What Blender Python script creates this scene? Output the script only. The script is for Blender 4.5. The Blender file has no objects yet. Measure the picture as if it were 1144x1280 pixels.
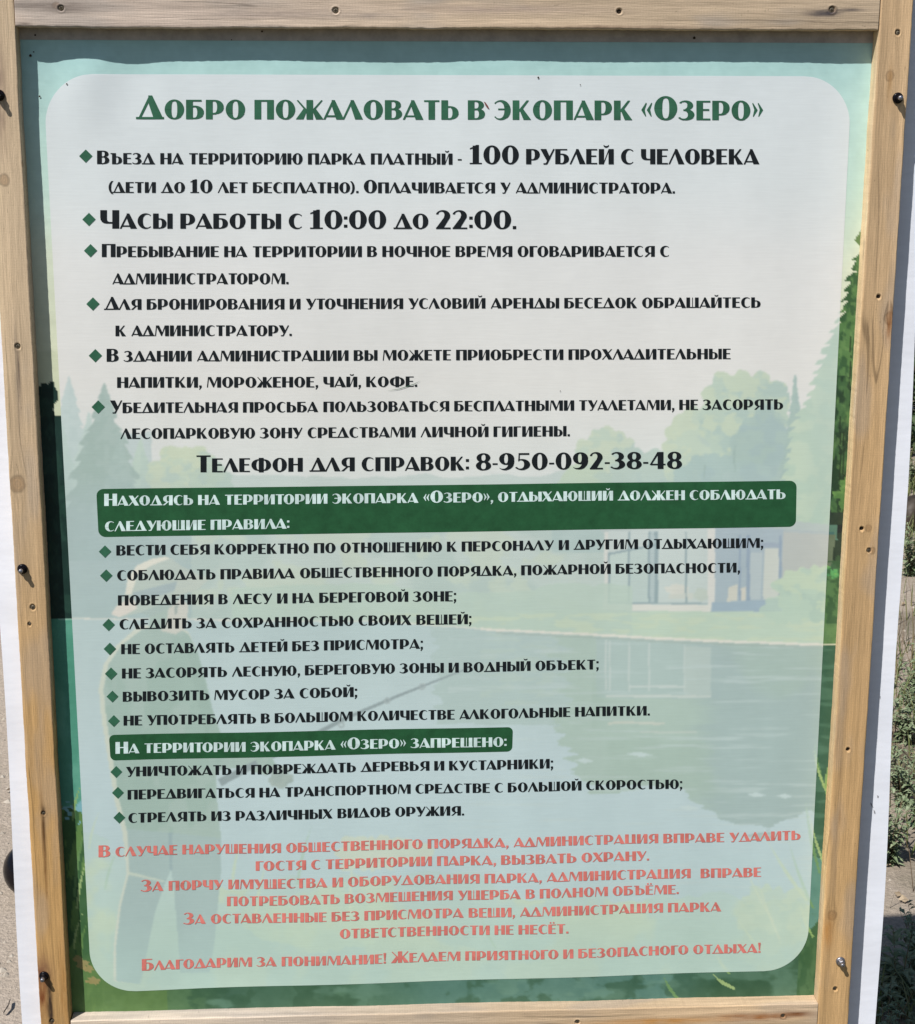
# -*- coding: utf-8 -*-
import bpy, math, random
import numpy as np
from mathutils import Vector, Matrix

scene = bpy.context.scene
col = scene.collection
random.seed(7)
rng = np.random.default_rng(7)

# ------------------------------------------------------------------ camera
F_PX = 2007.17                       # focal length in pixels of the 1144 x 1280 photograph
PITCH, ROLL, YAW = -0.2299, -0.0039, -0.0517
ZB = 0.462                            # height of the frame's lower inner edge above the ground
CAM = np.array([-0.0930, -1.9549, 1.1375 + ZB])
def _rot():
    a, b, c = PITCH, ROLL, YAW
    Rx = np.array([[1, 0, 0], [0, math.cos(a), -math.sin(a)], [0, math.sin(a), math.cos(a)]])
    Ry = np.array([[math.cos(b), 0, math.sin(b)], [0, 1, 0], [-math.sin(b), 0, math.cos(b)]])
    Rz = np.array([[math.cos(c), -math.sin(c), 0], [math.sin(c), math.cos(c), 0], [0, 0, 1]])
    return Rz @ Rx @ Ry
RC = _rot()                          # columns: right, forward, up
cd = bpy.data.cameras.new('camera')
cam = bpy.data.objects.new('camera', cd)
col.objects.link(cam)
cd.sensor_fit = 'VERTICAL'
cd.sensor_height = 36.0
cd.lens = F_PX * 36.0 / 1280.0
cd.clip_start = 0.05
cd.clip_end = 2000
cam.matrix_world = Matrix([[RC[i, 0], RC[i, 2], -RC[i, 1], CAM[i]] for i in range(3)] + [[0, 0, 0, 1]])
scene.camera = cam

# ------------------------------------------------------------------ sky, sun, exposure
SUN_TRAVEL = Vector((0.82, 1.0, -1.66)).normalized()
to_sun = -SUN_TRAVEL
world = bpy.data.worlds.new('World')
scene.world = world
world.use_nodes = True
wn = world.node_tree
wn.nodes.clear()
sky = wn.nodes.new('ShaderNodeTexSky')
sky.sky_type = 'NISHITA'
sky.sun_disc = False
sky.ozone_density = 4.0
sky.sun_elevation = math.asin(to_sun.z)
sky.sun_rotation = math.atan2(to_sun.x, to_sun.y)
bg = wn.nodes.new('ShaderNodeBackground')
bg.inputs['Strength'].default_value = 0.065
wo = wn.nodes.new('ShaderNodeOutputWorld')
wn.links.new(sky.outputs[0], bg.inputs[0])
wn.links.new(bg.outputs[0], wo.inputs[0])
sd = bpy.data.lights.new('sun', 'SUN')
sd.energy = 4.8
sd.angle = math.radians(0.53)
sd.color = (1.0, 0.965, 0.925)
sun = bpy.data.objects.new('sun', sd)
col.objects.link(sun)
sun.rotation_euler = SUN_TRAVEL.to_track_quat('-Z', 'Y').to_euler()
vs = scene.view_settings
vs.view_transform = 'Standard'
vs.look = 'None'
vs.gamma = 1.0
vs.exposure = 0.12
vs.use_curve_mapping = False

# ------------------------------------------------------------------ helpers
def at(px, py, Y=0.0):
    """point where the photograph's pixel meets the plane y = Y of the board"""
    d = RC @ np.array([(px - 572) / F_PX, 1.0, (640 - py) / F_PX])
    k = (Y - CAM[1]) / d[1]
    return CAM + d * k
def on_ground(px, py, Z=0.0):
    d = RC @ np.array([(px - 572) / F_PX, 1.0, (640 - py) / F_PX])
    return CAM + d * ((Z - CAM[2]) / d[2])
def to_px(X, Y, Z):
    """arrays of board points -> pixels of the photograph"""
    v = np.stack([X - CAM[0], Y - CAM[1], Z - CAM[2]], -1) @ RC
    return 572 + F_PX * v[..., 0] / v[..., 1], 640 - F_PX * v[..., 2] / v[..., 1]
def lin(c):
    c = np.asarray(c, float)
    return np.where(c <= 0.04045, c / 12.92, ((c + 0.055) / 1.055) ** 2.4)
def rgb(r, g, b, k=1.0):
    return tuple(float(x) for x in lin(np.array([r, g, b]) / 255.0) * k)
_T = rng.random((257, 257))
def vnoise(x, y, seed=0):
    x = np.asarray(x, float) + seed * 17.31
    y = np.asarray(y, float) + seed * 9.77
    xi = np.floor(x).astype(int); yi = np.floor(y).astype(int)
    fx = x - xi; fy = y - yi
    fx = fx * fx * (3 - 2 * fx); fy = fy * fy * (3 - 2 * fy)
    g = lambda a, b: _T[a % 256, b % 256]
    return (g(xi, yi) * (1 - fx) + g(xi + 1, yi) * fx) * (1 - fy) + (g(xi, yi + 1) * (1 - fx) + g(xi + 1, yi + 1) * fx) * fy
def fbm(x, y, seed=0, o=4):
    s = 0; a = 0.5; t = 0
    for i in range(o):
        s = s + a * vnoise(np.asarray(x) * 2 ** i, np.asarray(y) * 2 ** i, seed + i); t += a; a *= 0.5
    return s / t
def sstep(a, b, x):
    t = np.clip((x - a) / (b - a), 0, 1)
    return t * t * (3 - 2 * t)
def build(name, verts, faces, mat, parent=None, smooth=False, color=None, mats=None, midx=None):
    me = bpy.data.meshes.new(name)
    if isinstance(faces, np.ndarray):
        n = len(faces); k = faces.shape[1]
        me.vertices.add(len(verts)); me.vertices.foreach_set('co', np.asarray(verts, np.float32).ravel())
        me.loops.add(n * k); me.loops.foreach_set('vertex_index', faces.astype(np.int32).ravel())
        me.polygons.add(n); me.polygons.foreach_set('loop_start', np.arange(0, n * k, k, dtype=np.int32))
        me.update(calc_edges=True)
    else:
        me.from_pydata([tuple(v) for v in verts], [], faces)
    for m in (mats or [mat]): me.materials.append(m)
    if midx is not None: me.polygons.foreach_set('material_index', np.asarray(midx, np.int32))
    me.polygons.foreach_set('use_smooth', np.full(len(me.polygons), bool(smooth)))
    if color is not None:
        ca = me.color_attributes.new('Col', 'FLOAT_COLOR', 'POINT')
        c4 = np.ones((len(verts), 4), np.float32); c4[:, :3] = color
        ca.data.foreach_set('color', c4.ravel())
    me.validate()
    o = bpy.data.objects.new(name, me)
    col.objects.link(o)
    if parent: o.parent = parent
    return o
def empty(name, loc=(0, 0, 0)):
    o = bpy.data.objects.new(name, None)
    col.objects.link(o); o.location = loc
    o.empty_display_size = 0.1
    return o
def tag(o, label=None, cat=None, group=None, kind=None):
    for k, v in (('label', label), ('category', cat), ('group', group), ('kind', kind)):
        if v: o[k] = v
    return o
def grid_faces(nr, nc):
    i = np.arange(nr - 1)[:, None] * nc + np.arange(nc - 1)[None]
    return np.stack([i, i + 1, i + nc + 1, i + nc], -1).reshape(-1, 4)

# ------------------------------------------------------------------ materials
def new_mat(name, base=(0.5, 0.5, 0.5), rough=0.6, spec=0.4, metal=0.0):
    m = bpy.data.materials.new(name); m.use_nodes = True
    b = m.node_tree.nodes['Principled BSDF']
    b.inputs['Base Color'].default_value = (*base, 1)
    b.inputs['Roughness'].default_value = rough
    b.inputs['Specular IOR Level'].default_value = spec
    b.inputs['Metallic'].default_value = metal
    return m, m.node_tree, b
def N(nt, t, **kw):
    n = nt.nodes.new(t)
    for k, v in kw.items(): setattr(n, k, v)
    return n
def noise_node(nt, scale_xyz, scale=1.0, detail=4, rough=0.55):
    tc = N(nt, 'ShaderNodeTexCoord'); mp = N(nt, 'ShaderNodeMapping')
    mp.inputs['Scale'].default_value = scale_xyz
    nt.links.new(tc.outputs['Object'], mp.inputs[0])
    n = N(nt, 'ShaderNodeTexNoise'); n.inputs['Scale'].default_value = scale
    n.inputs['Detail'].default_value = detail; n.inputs['Roughness'].default_value = rough
    nt.links.new(mp.outputs[0], n.inputs['Vector'])
    return n
def ramp(nt, src, lo, hi, a=0.3, b=0.7):
    r = N(nt, 'ShaderNodeMapRange')
    r.inputs['From Min'].default_value = a; r.inputs['From Max'].default_value = b
    r.inputs['To Min'].default_value = lo; r.inputs['To Max'].default_value = hi
    nt.links.new(src, r.inputs['Value'])
    return r.outputs[0]
def mul(nt, csock, fsock):
    m = N(nt, 'ShaderNodeVectorMath', operation='SCALE')
    nt.links.new(csock, m.inputs[0]); nt.links.new(fsock, m.inputs['Scale'])
    return m.outputs[0]
def bump(nt, b, h, strength, dist):
    n = N(nt, 'ShaderNodeBump'); n.inputs['Strength'].default_value = strength; n.inputs['Distance'].default_value = dist
    nt.links.new(h, n.inputs['Height']); nt.links.new(n.outputs[0], b.inputs['Normal'])
def print_material(name, base=None):
    """ink on banner cloth: fine horizontal print banding, cloth relief, satin sheen"""
    m, nt, b = new_mat(name, base or (1, 1, 1), 0.5, 0.28)
    if base is None:
        a = N(nt, 'ShaderNodeAttribute'); a.attribute_name = 'Col'; src = a.outputs['Color']
    else:
        a = N(nt, 'ShaderNodeRGB'); a.outputs[0].default_value = (*base, 1); src = a.outputs[0]
    s = noise_node(nt, (26, 1, 520), 1.0, 3, 0.6)
    s2 = noise_node(nt, (5, 1, 1.3), 1.6, 3, 0.5)
    if base is not None:                                # thin, slightly worn ink
        wr = noise_node(nt, (60, 60, 60), 1.0, 5, 0.7); src = mul(nt, src, ramp(nt, wr.outputs['Fac'], 0.82, 1.3, .3, .75))
    f1 = ramp(nt, s.outputs['Fac'], 0.97, 1.02); f2 = ramp(nt, s2.outputs['Fac'], 0.95, 1.035)
    nt.links.new(mul(nt, mul(nt, src, f1), f2), b.inputs['Base Color'])
    bump(nt, b, s.outputs['Fac'], 0.10, 0.0005)
    return m
M_ART = print_material('printed_cloth')
M_GREEN = print_material('print_green', rgb(50, 98, 74, 0.95))
M_BAR = print_material('print_bar_green', rgb(36, 84, 52, 0.95))
M_BLACK = print_material('print_black', rgb(24, 30, 34, 0.8))
M_WHITE = print_material('print_white', rgb(205, 226, 222, 0.95))
M_RED = print_material('print_red', rgb(214, 122, 112, 0.95))
M_REFLECT = print_material('rail_reflection', rgb(178, 170, 164, 0.9))

def wood_material(name, sc):
    m, nt, b = new_mat(name, (1, 1, 1), 0.8, 0.15)
    a = N(nt, 'ShaderNodeAttribute'); a.attribute_name = 'Col'
    g = noise_node(nt, sc, 1.0, 3, 0.65); s = noise_node(nt, (700, 700, 700), 1.0, 2)
    f = mul(nt, mul(nt, a.outputs['Color'], ramp(nt, g.outputs['Fac'], 0.80, 1.16)), ramp(nt, s.outputs['Fac'], 0.94, 1.06))
    nt.links.new(f, b.inputs['Base Color'])
    bump(nt, b, g.outputs['Fac'], 0.55, 0.0011)
    return m
M_WOOD = {0: wood_material('pine_wood_upright', (1100, 1100, 22)), 1: wood_material('pine_wood_level', (22, 1100, 1100))}
def panel_material():
    m, nt, b = new_mat('white_panel_paint', (0.8, 0.8, 0.8), 0.5, 0.3)
    s = noise_node(nt, (3, 3, 6), 1.5, 5); s2 = noise_node(nt, (20, 20, 90), 1.5, 3)
    c = N(nt, 'ShaderNodeRGB'); c.outputs[0].default_value = (0.82, 0.845, 0.91, 1)
    nt.links.new(mul(nt, mul(nt, c.outputs[0], ramp(nt, s.outputs['Fac'], 0.90, 1.05)), ramp(nt, s2.outputs['Fac'], 0.965, 1.02)), b.inputs['Base Color'])
    bump(nt, b, s2.outputs['Fac'], 0.15, 0.001)
    return m
M_PANEL = panel_material()
M_RUBBER, _, _ = new_mat('black_rubber', (0.005, 0.004, 0.006), 0.22, 0.2)
M_STEEL, _, _ = new_mat('zinc_steel', (0.33, 0.33, 0.36), 0.38, 0.5, 0.9)
M_SCREW, _, _ = new_mat('dull_screw', (0.20, 0.17, 0.12), 0.5, 0.4, 0.7)
M_SCUFF, _, _ = new_mat('grey_scuff', (0.30, 0.30, 0.31), 0.7, 0.2)
M_DARK, _, _ = new_mat('dark_hole', (0.035, 0.024, 0.016), 0.85, 0.2)
M_POST, _, _ = new_mat('grey_post_wood', (0.22, 0.17, 0.12), 0.8, 0.2)
M_FLECK, _, _ = new_mat('brown_fleck', rgb(120, 70, 66), 0.7, 0.2)
def ground_material():
    m, nt, b = new_mat('sandy_soil', (0.4, 0.33, 0.26), 0.95, 0.1)
    big = noise_node(nt, (1, 1, 1), 0.9, 6); fine = noise_node(nt, (1, 1, 1), 120, 4, 0.7); mid = noise_node(nt, (1, 1, 1), 14, 5, 0.6)
    cr = N(nt, 'ShaderNodeValToRGB'); e = cr.color_ramp.elements
    e[0].position = 0.25; e[0].color = (0.38, 0.315, 0.24, 1); e[1].position = 0.75; e[1].color = (0.53, 0.45, 0.37, 1)
    mx = N(nt, 'ShaderNodeMath', operation='ADD'); hf = N(nt, 'ShaderNodeMath', operation='MULTIPLY'); hf.inputs[1].default_value = 0.5
    nt.links.new(mid.outputs['Fac'], mx.inputs[0]); nt.links.new(big.outputs['Fac'], mx.inputs[1])
    nt.links.new(mx.outputs[0], hf.inputs[0]); nt.links.new(hf.outputs[0], cr.inputs[0])
    # bare sand runs along the left; the right is darker earth grown over with short green; unseen front darkened to cut bounce light
    cg = N(nt, 'ShaderNodeValToRGB'); e = cg.color_ramp.elements
    e[0].position = 0.3; e[0].color = (0.05, 0.06, 0.03, 1); e[1].position = 0.68; e[1].color = (0.17, 0.14, 0.10, 1)
    nt.links.new(mid.outputs['Fac'], cg.inputs[0])
    at_ = N(nt, 'ShaderNodeAttribute'); at_.attribute_name = 'Col'
    mixc = N(nt, 'ShaderNodeMix', data_type='RGBA')
    nt.links.new(at_.outputs['Fac'], mixc.inputs[0]); nt.links.new(cg.outputs[0], mixc.inputs[6]); nt.links.new(cr.outputs[0], mixc.inputs[7])
    nt.links.new(mul(nt, mixc.outputs[2], ramp(nt, fine.outputs['Fac'], 0.74, 1.2)), b.inputs['Base Color'])
    bump(nt, b, fine.outputs['Fac'], 0.8, 0.010)
    return m
M_GROUND = ground_material()
def leaf_material(name, a, bcol):
    m, nt, b = new_mat(name, a, 0.55, 0.3)
    oi = N(nt, 'ShaderNodeTexCoord'); n = N(nt, 'ShaderNodeTexNoise'); n.inputs['Scale'].default_value = 22
    nt.links.new(oi.outputs['Object'], n.inputs['Vector'])
    cr = N(nt, 'ShaderNodeValToRGB'); e = cr.color_ramp.elements
    e[0].position = 0.35; e[0].color = (*a, 1); e[1].position = 0.65; e[1].color = (*bcol, 1)
    nt.links.new(n.outputs['Fac'], cr.inputs[0]); nt.links.new(cr.outputs[0], b.inputs['Base Color'])
    return m
M_LEAF = leaf_material('weed_leaf', (0.11, 0.16, 0.075), (0.27, 0.31, 0.19))
M_GRASS = leaf_material('grass_blade', (0.10, 0.14, 0.04), (0.22, 0.22, 0.10))
M_DRY = leaf_material('dry_stalk', (0.10, 0.065, 0.04), (0.24, 0.17, 0.10))
M_BUSH = leaf_material('bush_leaf', (0.025, 0.045, 0.02), (0.06, 0.09, 0.035))
M_LITTER = leaf_material('litter', (0.12, 0.08, 0.045), (0.42, 0.33, 0.22))
M_STONE = leaf_material('pebble', (0.28, 0.24, 0.19), (0.45, 0.40, 0.33))
M_BARK = leaf_material('bark', (0.03, 0.024, 0.018), (0.07, 0.055, 0.04))

# ------------------------------------------------------------------ ground
def ground_height(x, y):
    return 0.03 * (fbm(x * 0.7, y * 0.7, 3) - 0.5) + 0.012 * (fbm(x * 6, y * 6, 5) - 0.5)
gx = np.concatenate([[-900, -300, -100, -40, -15, -8], np.linspace(-5, 7, 240), [10, 18, 40, 100, 300, 900]])
gy = np.concatenate([[-60, -20, -8, -4], np.linspace(-2.5, 9, 230), [12, 18, 40, 120, 400, 1500]])
GX, GY = np.meshgrid(gx, gy)
near = ((GX > -6) & (GX < 8) & (GY > -3) & (GY < 10)).astype(float)
GZ = ground_height(GX, GY) * near
sandy = sstep(-0.1, 0.35, GY + 0.25 * (fbm(GX * 2, GY * 2, 7) - .5)) * (1 - sstep(0.1, 0.9, GX + 0.5 * (fbm(GX * 2, GY * 2, 8) - .5)))
sandy = np.maximum(sandy, sstep(.3, .9, GY) * 0.8 * sstep(.36, .56, fbm(GX * 1.3, GY * 1.3, 9)))
tag(build('ground', np.stack([GX, GY, GZ], -1).reshape(-1, 3), grid_faces(len(gy), len(gx)), M_GROUND, smooth=True, color=np.repeat(sandy.reshape(-1, 1), 3, 1)),
    'pale sandy soil under and behind the notice board', 'ground', kind='structure')

# ------------------------------------------------------------------ notice board: frame geometry
D = 0.0254                                   # frame depth in front of the cloth
board = empty('notice_board', (0, 0, 0))
tag(board, 'wood framed park rules notice board with printed banner on a white panel', 'notice board')

# white back panel (outline read where its edges show), posts behind
pl = lambda py: at(10 + (py - 960) * 0.0594, py, 0.006)
pr = lambda py: at(1118 + (py - 880) * -0.0570, py, 0.006)
zb_, zt_ = 0.30, 0.0
A, B_ = pl(900), pl(1270); C_, D_ = pr(600), pr(1270)
def x_at(P, Q, z): return P[0] + (Q[0] - P[0]) * (z - P[2]) / (Q[2] - P[2])
PANEL_TOP = ZB + 1.257 + 0.07
NP = 120
rows = []
for i in range(NP + 1):
    z = zb_ + (PANEL_TOP - zb_) * i / NP
    xl = x_at(A, B_, z) + 0.0016 * math.sin(z * 9.0); xr = x_at(C_, D_, z) + 0.0018 * math.sin(z * 11 + 1)
    rows.append([(xl + (xr - xl) * j / 60, 0.006, z) for j in range(61)])
pv = np.array(rows).reshape(-1, 3); nf = len(pv)
bk = pv.copy(); bk[:, 1] = 0.024
fr = grid_faces(NP + 1, 61)
n2 = 61
edge = [np.array([[i * n2, (i + 1) * n2, (i + 1) * n2 + nf, i * n2 + nf] for i in range(NP)]),
        np.array([[i * n2 + 60, i * n2 + 60 + nf, (i + 1) * n2 + 60 + nf, (i + 1) * n2 + 60] for i in range(NP)]),
        np.array([[j, j + nf, j + 1 + nf, j + 1] for j in range(60)]),
        np.array([[NP * n2 + j, NP * n2 + j + 1, NP * n2 + j + 1 + nf, NP * n2 + j + nf] for j in range(60)])]
build('back_panel', np.concatenate([pv, bk]), np.concatenate([fr, fr[:, ::-1] + nf] + edge), M_PANEL, board, smooth=False)
def box(name, x0, x1, y0, y1, z0, z1, mat, parent):
    v = [(x, y, z) for z in (z0, z1) for y in (y0, y1) for x in (x0, x1)]
    f = [(0, 1, 3, 2), (4, 6, 7, 5), (0, 4, 5, 1), (2, 3, 7, 6), (0, 2, 6, 4), (1, 5, 7, 3)]
    return build(name, v, f, mat, parent)
for x in (-0.36, 0.36):
    box('post', x - 0.035, x + 0.035, 0.0235, 0.0935, -0.35, PANEL_TOP - 0.06, M_POST, board)

# wooden rails
def wood_color(u, v, wid, tone, dark, seed, knots=(), stains=(), tone2=None, length=1.0, weather=.5):
    """u along the grain, v across (metres); returns linear albedo"""
    dv = np.zeros_like(u); kn = np.zeros_like(u); kring = np.zeros_like(u); kwave = np.zeros_like(u)
    for (ku, kv, r) in knots:
        dd = np.sqrt(((u - ku) / 1.15) ** 2 + (v - kv) ** 2) / r * (0.9 + 0.25 * fbm(u * 260, v * 260, seed + 31, 2))
        kwave = np.where(dd < 1.2, np.sin(dd * 15), kwave)
        dv += np.where(v > kv, 1, -1) * r * 0.9 * np.exp(-(((u - ku) / (r * 3.2)) ** 2) - ((v - kv) / (r * 2.5)) ** 2)
        kn = np.maximum(kn, 1 - sstep(0.75, 1.1, dd)); kring = np.maximum(kring, np.exp(-((dd - 1.0) / 0.16) ** 2))
    w = v - dv * 0.8
    warp = 0.016 * (fbm(u * 1.7, w * 6, seed) - 0.5) + 0.003 * (fbm(u * 11, w * 20, seed + 1) - 0.5)
    g1 = fbm(u * 5, (w + warp) * 520, seed + 3, 3); g2 = fbm(u * 2, (w + warp) * 130, seed + 5, 3)
    big = fbm(u * 3.5, w * 14, seed + 9, 3)
    k = np.clip(0.5 + 1.5 * (g2 - 0.5) + 0.8 * (g1 - 0.5), 0, 1)[..., None]
    t0 = lin(np.array(tone) / 255.0)
    if tone2 is not None:
        s = sstep(0.1, 0.75, u / length + 0.35 * (big - 0.5))[..., None]
        t0 = t0 * (1 - s) + lin(np.array(tone2) / 255.0) * s
    c = t0 * (0.74 + 0.42 * k) * (0.86 + 0.26 * big[..., None])
    c = c * (1 - 0.20 * sstep(.60, .70, g1)[..., None])
    grey = sstep(.50, .72, fbm(u * 9, w * 34, seed + 13, 3))[..., None] * weather
    c = c * (1 - .55 * grey) + np.array([.34, .315, .29]) * .55 * grey
    crack = sstep(.016, .004, np.abs(fbm(u * 1.6, (w + warp) * 46, seed + 15, 2) - .5)) * sstep(.50, .60, fbm(u * 7, w * 12, seed + 16, 2))
    c = c * (1 - .45 * crack[..., None])
    c = c * (1 + .030 * np.sin(u * 2 * np.pi / .0034 + 3 * fbm(u * 20, w * 40, seed + 17, 2)))[..., None]
    kc = lin(np.array([150, 112, 74]) / 255.0) * (0.85 + 0.3 * kwave[..., None])
    c = c * (1 - 0.42 * kn[..., None]) + kc * 0.42 * kn[..., None]
    c = c * (1 - 0.42 * kring[..., None] * (0.4 + 0.9 * g2[..., None]))
    for (su, sv, lu, lv, scol, amt) in stains:
        e = np.exp(-np.abs((u - su) / lu) ** 2 - ((v - sv) / lv) ** 2) * (0.35 + 1.1 * fbm(u * 60, v * 260, seed + 11, 3))
        e = np.clip(e * amt, 0, 0.95)[..., None]
        c = c * (1 - e) + lin(np.array(scol) / 255.0) * e
    pits = (vnoise(u * 260, v * 900, seed + 21) > 0.965) & (vnoise(u * 40, v * 80, seed + 22) > 0.5)
    c = c * (1 - 0.35 * pits[..., None])
    return c * 0.98

RAILS = {}
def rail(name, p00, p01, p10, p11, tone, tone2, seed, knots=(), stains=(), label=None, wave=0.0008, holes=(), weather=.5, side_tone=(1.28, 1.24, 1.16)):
    """p00..p01 = inner front edge from start to end, p10..p11 = outer front edge (3-D points at y = -D)"""
    n = 950
    prof = []                                         # (across c, depth y, metres of edge offset)
    r = 0.0016
    L = np.linalg.norm(p01 - p00); W = 0.5 * (np.linalg.norm(p10 - p00) + np.linalg.norm(p11 - p01))
    for yy in np.linspace(0.004, -D + r, 7): prof.append((0.0, yy))
    for a in (30, 60): prof.append((r * (1 - math.cos(math.radians(a))) / W, -D + r - r * math.sin(math.radians(a))))
    for c in np.linspace(r / W, 1 - r / W, 56): prof.append((c, -D))
    for a in (60, 30): prof.append((1 - r * (1 - math.cos(math.radians(a))) / W, -D + r - r * math.sin(math.radians(a))))
    for yy in np.linspace(-D + r, 0.0062, 7): prof.append((1.0, yy))
    prof = np.array(prof); m = len(prof)
    s = np.linspace(0, 1, n)[:, None]
    inner = p00 + (p01 - p00) * s; outer = p10 + (p11 - p10) * s
    c = prof[:, 0][None, :, None]
    P = inner[:, None, :] * (1 - c) + outer[:, None, :] * c
    P[..., 1] = prof[:, 1][None]
    across = (p10 - p00) / np.linalg.norm(p10 - p00)
    u = np.repeat(s * L, m, 1); v = np.repeat(prof[:, 0][None] * W, n, 0)
    wob = wave * 2 * (fbm(u * 14, v * 0 + 1, seed, 4) - 0.5) * (np.abs(prof[:, 0] - 0.5)[None] * 2) + wave * 0.5 * (vnoise(u * 240, v * 0, seed + 1) - 0.5) * (np.abs(prof[:, 0] - 0.5)[None] * 2)
    P += across[None, None] * wob[..., None]
    P[..., 1] += np.where(prof[:, 1] <= -D + 1e-6, 1, 0)[None] * 0.0007 * (fbm(u * 9, v * 60, seed + 2) - 0.5)
    front = (prof[:, 1] <= -D + r * .99)[None]
    for hx_, hy_, hr in holes:                            # countersunk screw holes pressed into the wood
        hu, hv = uv_of(p00, p01, p10, p11, hx_, hy_)
        dd = np.sqrt((u - hu) ** 2 + (v - hv) ** 2) / hr
        P[..., 1] += front * (0.0030 * (1 - sstep(0.62, 1.05, dd)) - 0.00045 * np.exp(-((dd - 1.25) / .2) ** 2))
    vv = v + np.abs(prof[:, 1] + D)[None] * np.where(prof[:, 0] < 0.5, -1, 1)[None]
    colr = wood_color(u, vv, W, tone, None, seed, knots, stains, tone2, L, weather)
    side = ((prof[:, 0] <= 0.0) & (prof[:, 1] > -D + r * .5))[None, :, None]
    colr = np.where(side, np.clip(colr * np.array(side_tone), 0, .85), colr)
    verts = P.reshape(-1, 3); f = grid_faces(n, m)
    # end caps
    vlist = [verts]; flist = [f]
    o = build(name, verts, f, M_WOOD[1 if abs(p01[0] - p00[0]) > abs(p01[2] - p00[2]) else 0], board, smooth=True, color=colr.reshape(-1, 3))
    me = o.data
    import bmesh
    bm = bmesh.new(); bm.from_mesh(me); bm.verts.ensure_lookup_table()
    try:
        bm.faces.new([bm.verts[i] for i in range(m)][::-1]); bm.faces.new([bm.verts[(n - 1) * m + i] for i in range(m)])
    except ValueError: pass
    # close the back
    for i in range(n - 1):
        bm.faces.new((bm.verts[i * m], bm.verts[(i + 1) * m], bm.verts[(i + 1) * m + m - 1], bm.verts[i * m + m - 1]))
    bmesh.ops.recalc_face_normals(bm, faces=bm.faces)
    bm.to_mesh(me); bm.free()
    # keep the arris crisp
    if label: o['label'] = label
    return o
def uv_of(p00, p01, p10, p11, px, py):
    P = at(px, py, -D); d = p01 - p00; L = np.linalg.norm(d); d = d / L
    a = p10 - p00; a = a / np.linalg.norm(a); u = float(np.dot(P - p00, d))
    I = p00 + (p01 - p00) * u / L
    return u, float(np.dot(P - I, a))
SCREWS = [(76, 9.5), (419.5, 13, .0034), (774, 14.5, .003, True), (1040, 12.5), (1123.5, 41, .003), (1099, 371, .0027, True), (1077.5, 661, .0027, True), (1086.5, 688, .0028), (1060, 937, .0026, True), (1043.5, 1236, .0028),
          (22, 433), (41, 759.5), (37, 780.5, .0022), (54.5, 1017, .0026), (65.5, 1277, .003), (722, 1277.5, .003), (979, 1270, .0026)]
HOLES = [(a[0], a[1], (a[2] if len(a) > 2 else .0032) * 1.2) for a in SCREWS]
H_TOP = [h for h in HOLES if h[1] < 30 and h[0] < 1095]; H_BOT = [h for h in HOLES if h[1] > 1250 and 95 < h[0] < 1020]
H_L = [h for h in HOLES if h[0] < 70 and h not in H_TOP]; H_R = [h for h in HOLES if h[0] > 1025 and h not in H_TOP]
DK = (52, 40, 34); GR = (120, 108, 100); OR = (150, 92, 40)

def ext(pa, pb, ya, yb): # pixel line extended to given rows
    f = lambda y: (pa[0] + (pb[0] - pa[0]) * (y - pa[1]) / (pb[1] - pa[1]), y)
    return f(ya), f(yb)
def corners(i0, i1, o0, o1): return [at(*q, -D) for q in (i0, i1, o0, o1)]
# left side rail (start = top)
lt, lb = ext((17, 0), (87, 1280), -60, 1345); ot, ob = ext((-23, 0), (51, 1280), -60, 1345)
K = corners(lt, lb, ot, ob); q = lambda x, y: uv_of(*K, x, y)
def st(Kf, x, y, lu, lv, c, a, du=0, dv=0):
    u, v = Kf(x, y); return (u + du, v + dv, lu, lv, c, a)
rail('side_rail', *K, (214, 190, 158), (196, 156, 102), 11,
     knots=[(*q(22, 605), .009), (*q(5, 225), .006), (*q(30, 205), .003)],
     stains=[st(q, 22, 440, .030, .0018, DK, .8, .016), st(q, 22, 470, .06, .003, GR, .5), st(q, 54.5, 1030, .040, .0018, DK, 1.0, .015), st(q, 54, 1014, .007, .003, DK, .9), st(q, 56, 1070, .08, .0022, (120, 84, 44), .7),
             st(q, 54, 1215, .022, .010, (110, 70, 60), .9), st(q, 54, 1245, .03, .006, (120, 66, 36), .9), st(q, 64, 1262, .045, .0035, DK, 1.25),
             st(q, -3, 110, .06, .009, (140, 118, 104), .8), st(q, 80, 1240, .06, .005, (150, 104, 50), .6)],
     label='left side rail, golden towards its foot', holes=H_L, side_tone=(1, 1, 1))
# right side rail
lt, lb = ext((1101.5, 0), (1021.5, 1280), -60, 1345); ot, ob = ext((1142, 0), (1060, 1280), -60, 1345)
K2 = corners(lt, lb, ot, ob); q2 = lambda x, y: uv_of(*K2, x, y)
rail('side_rail', *K2, (212, 180, 140), (206, 168, 118), 23,
     knots=[(*q2(1113, 95), .0052), (*q2(1113, 398), .0065), (*q2(1040, 1144), .0058), (*q2(1090, 688), .0042), (*q2(1086, 660), .004)],
     stains=[st(q2, 1113, 408, .02, .004, (150, 96, 50), .8), st(q2, 1035, 1165, .02, .006, (190, 130, 60), .7), st(q2, 1113, 108, .02, .003, (170, 130, 80), .6),
             st(q2, 1050, 1020, .012, .0015, (130, 96, 60), .6)],
     label='right side rail with round knots', holes=H_R, side_tone=(1.42, 1.5, 1.6))
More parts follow.
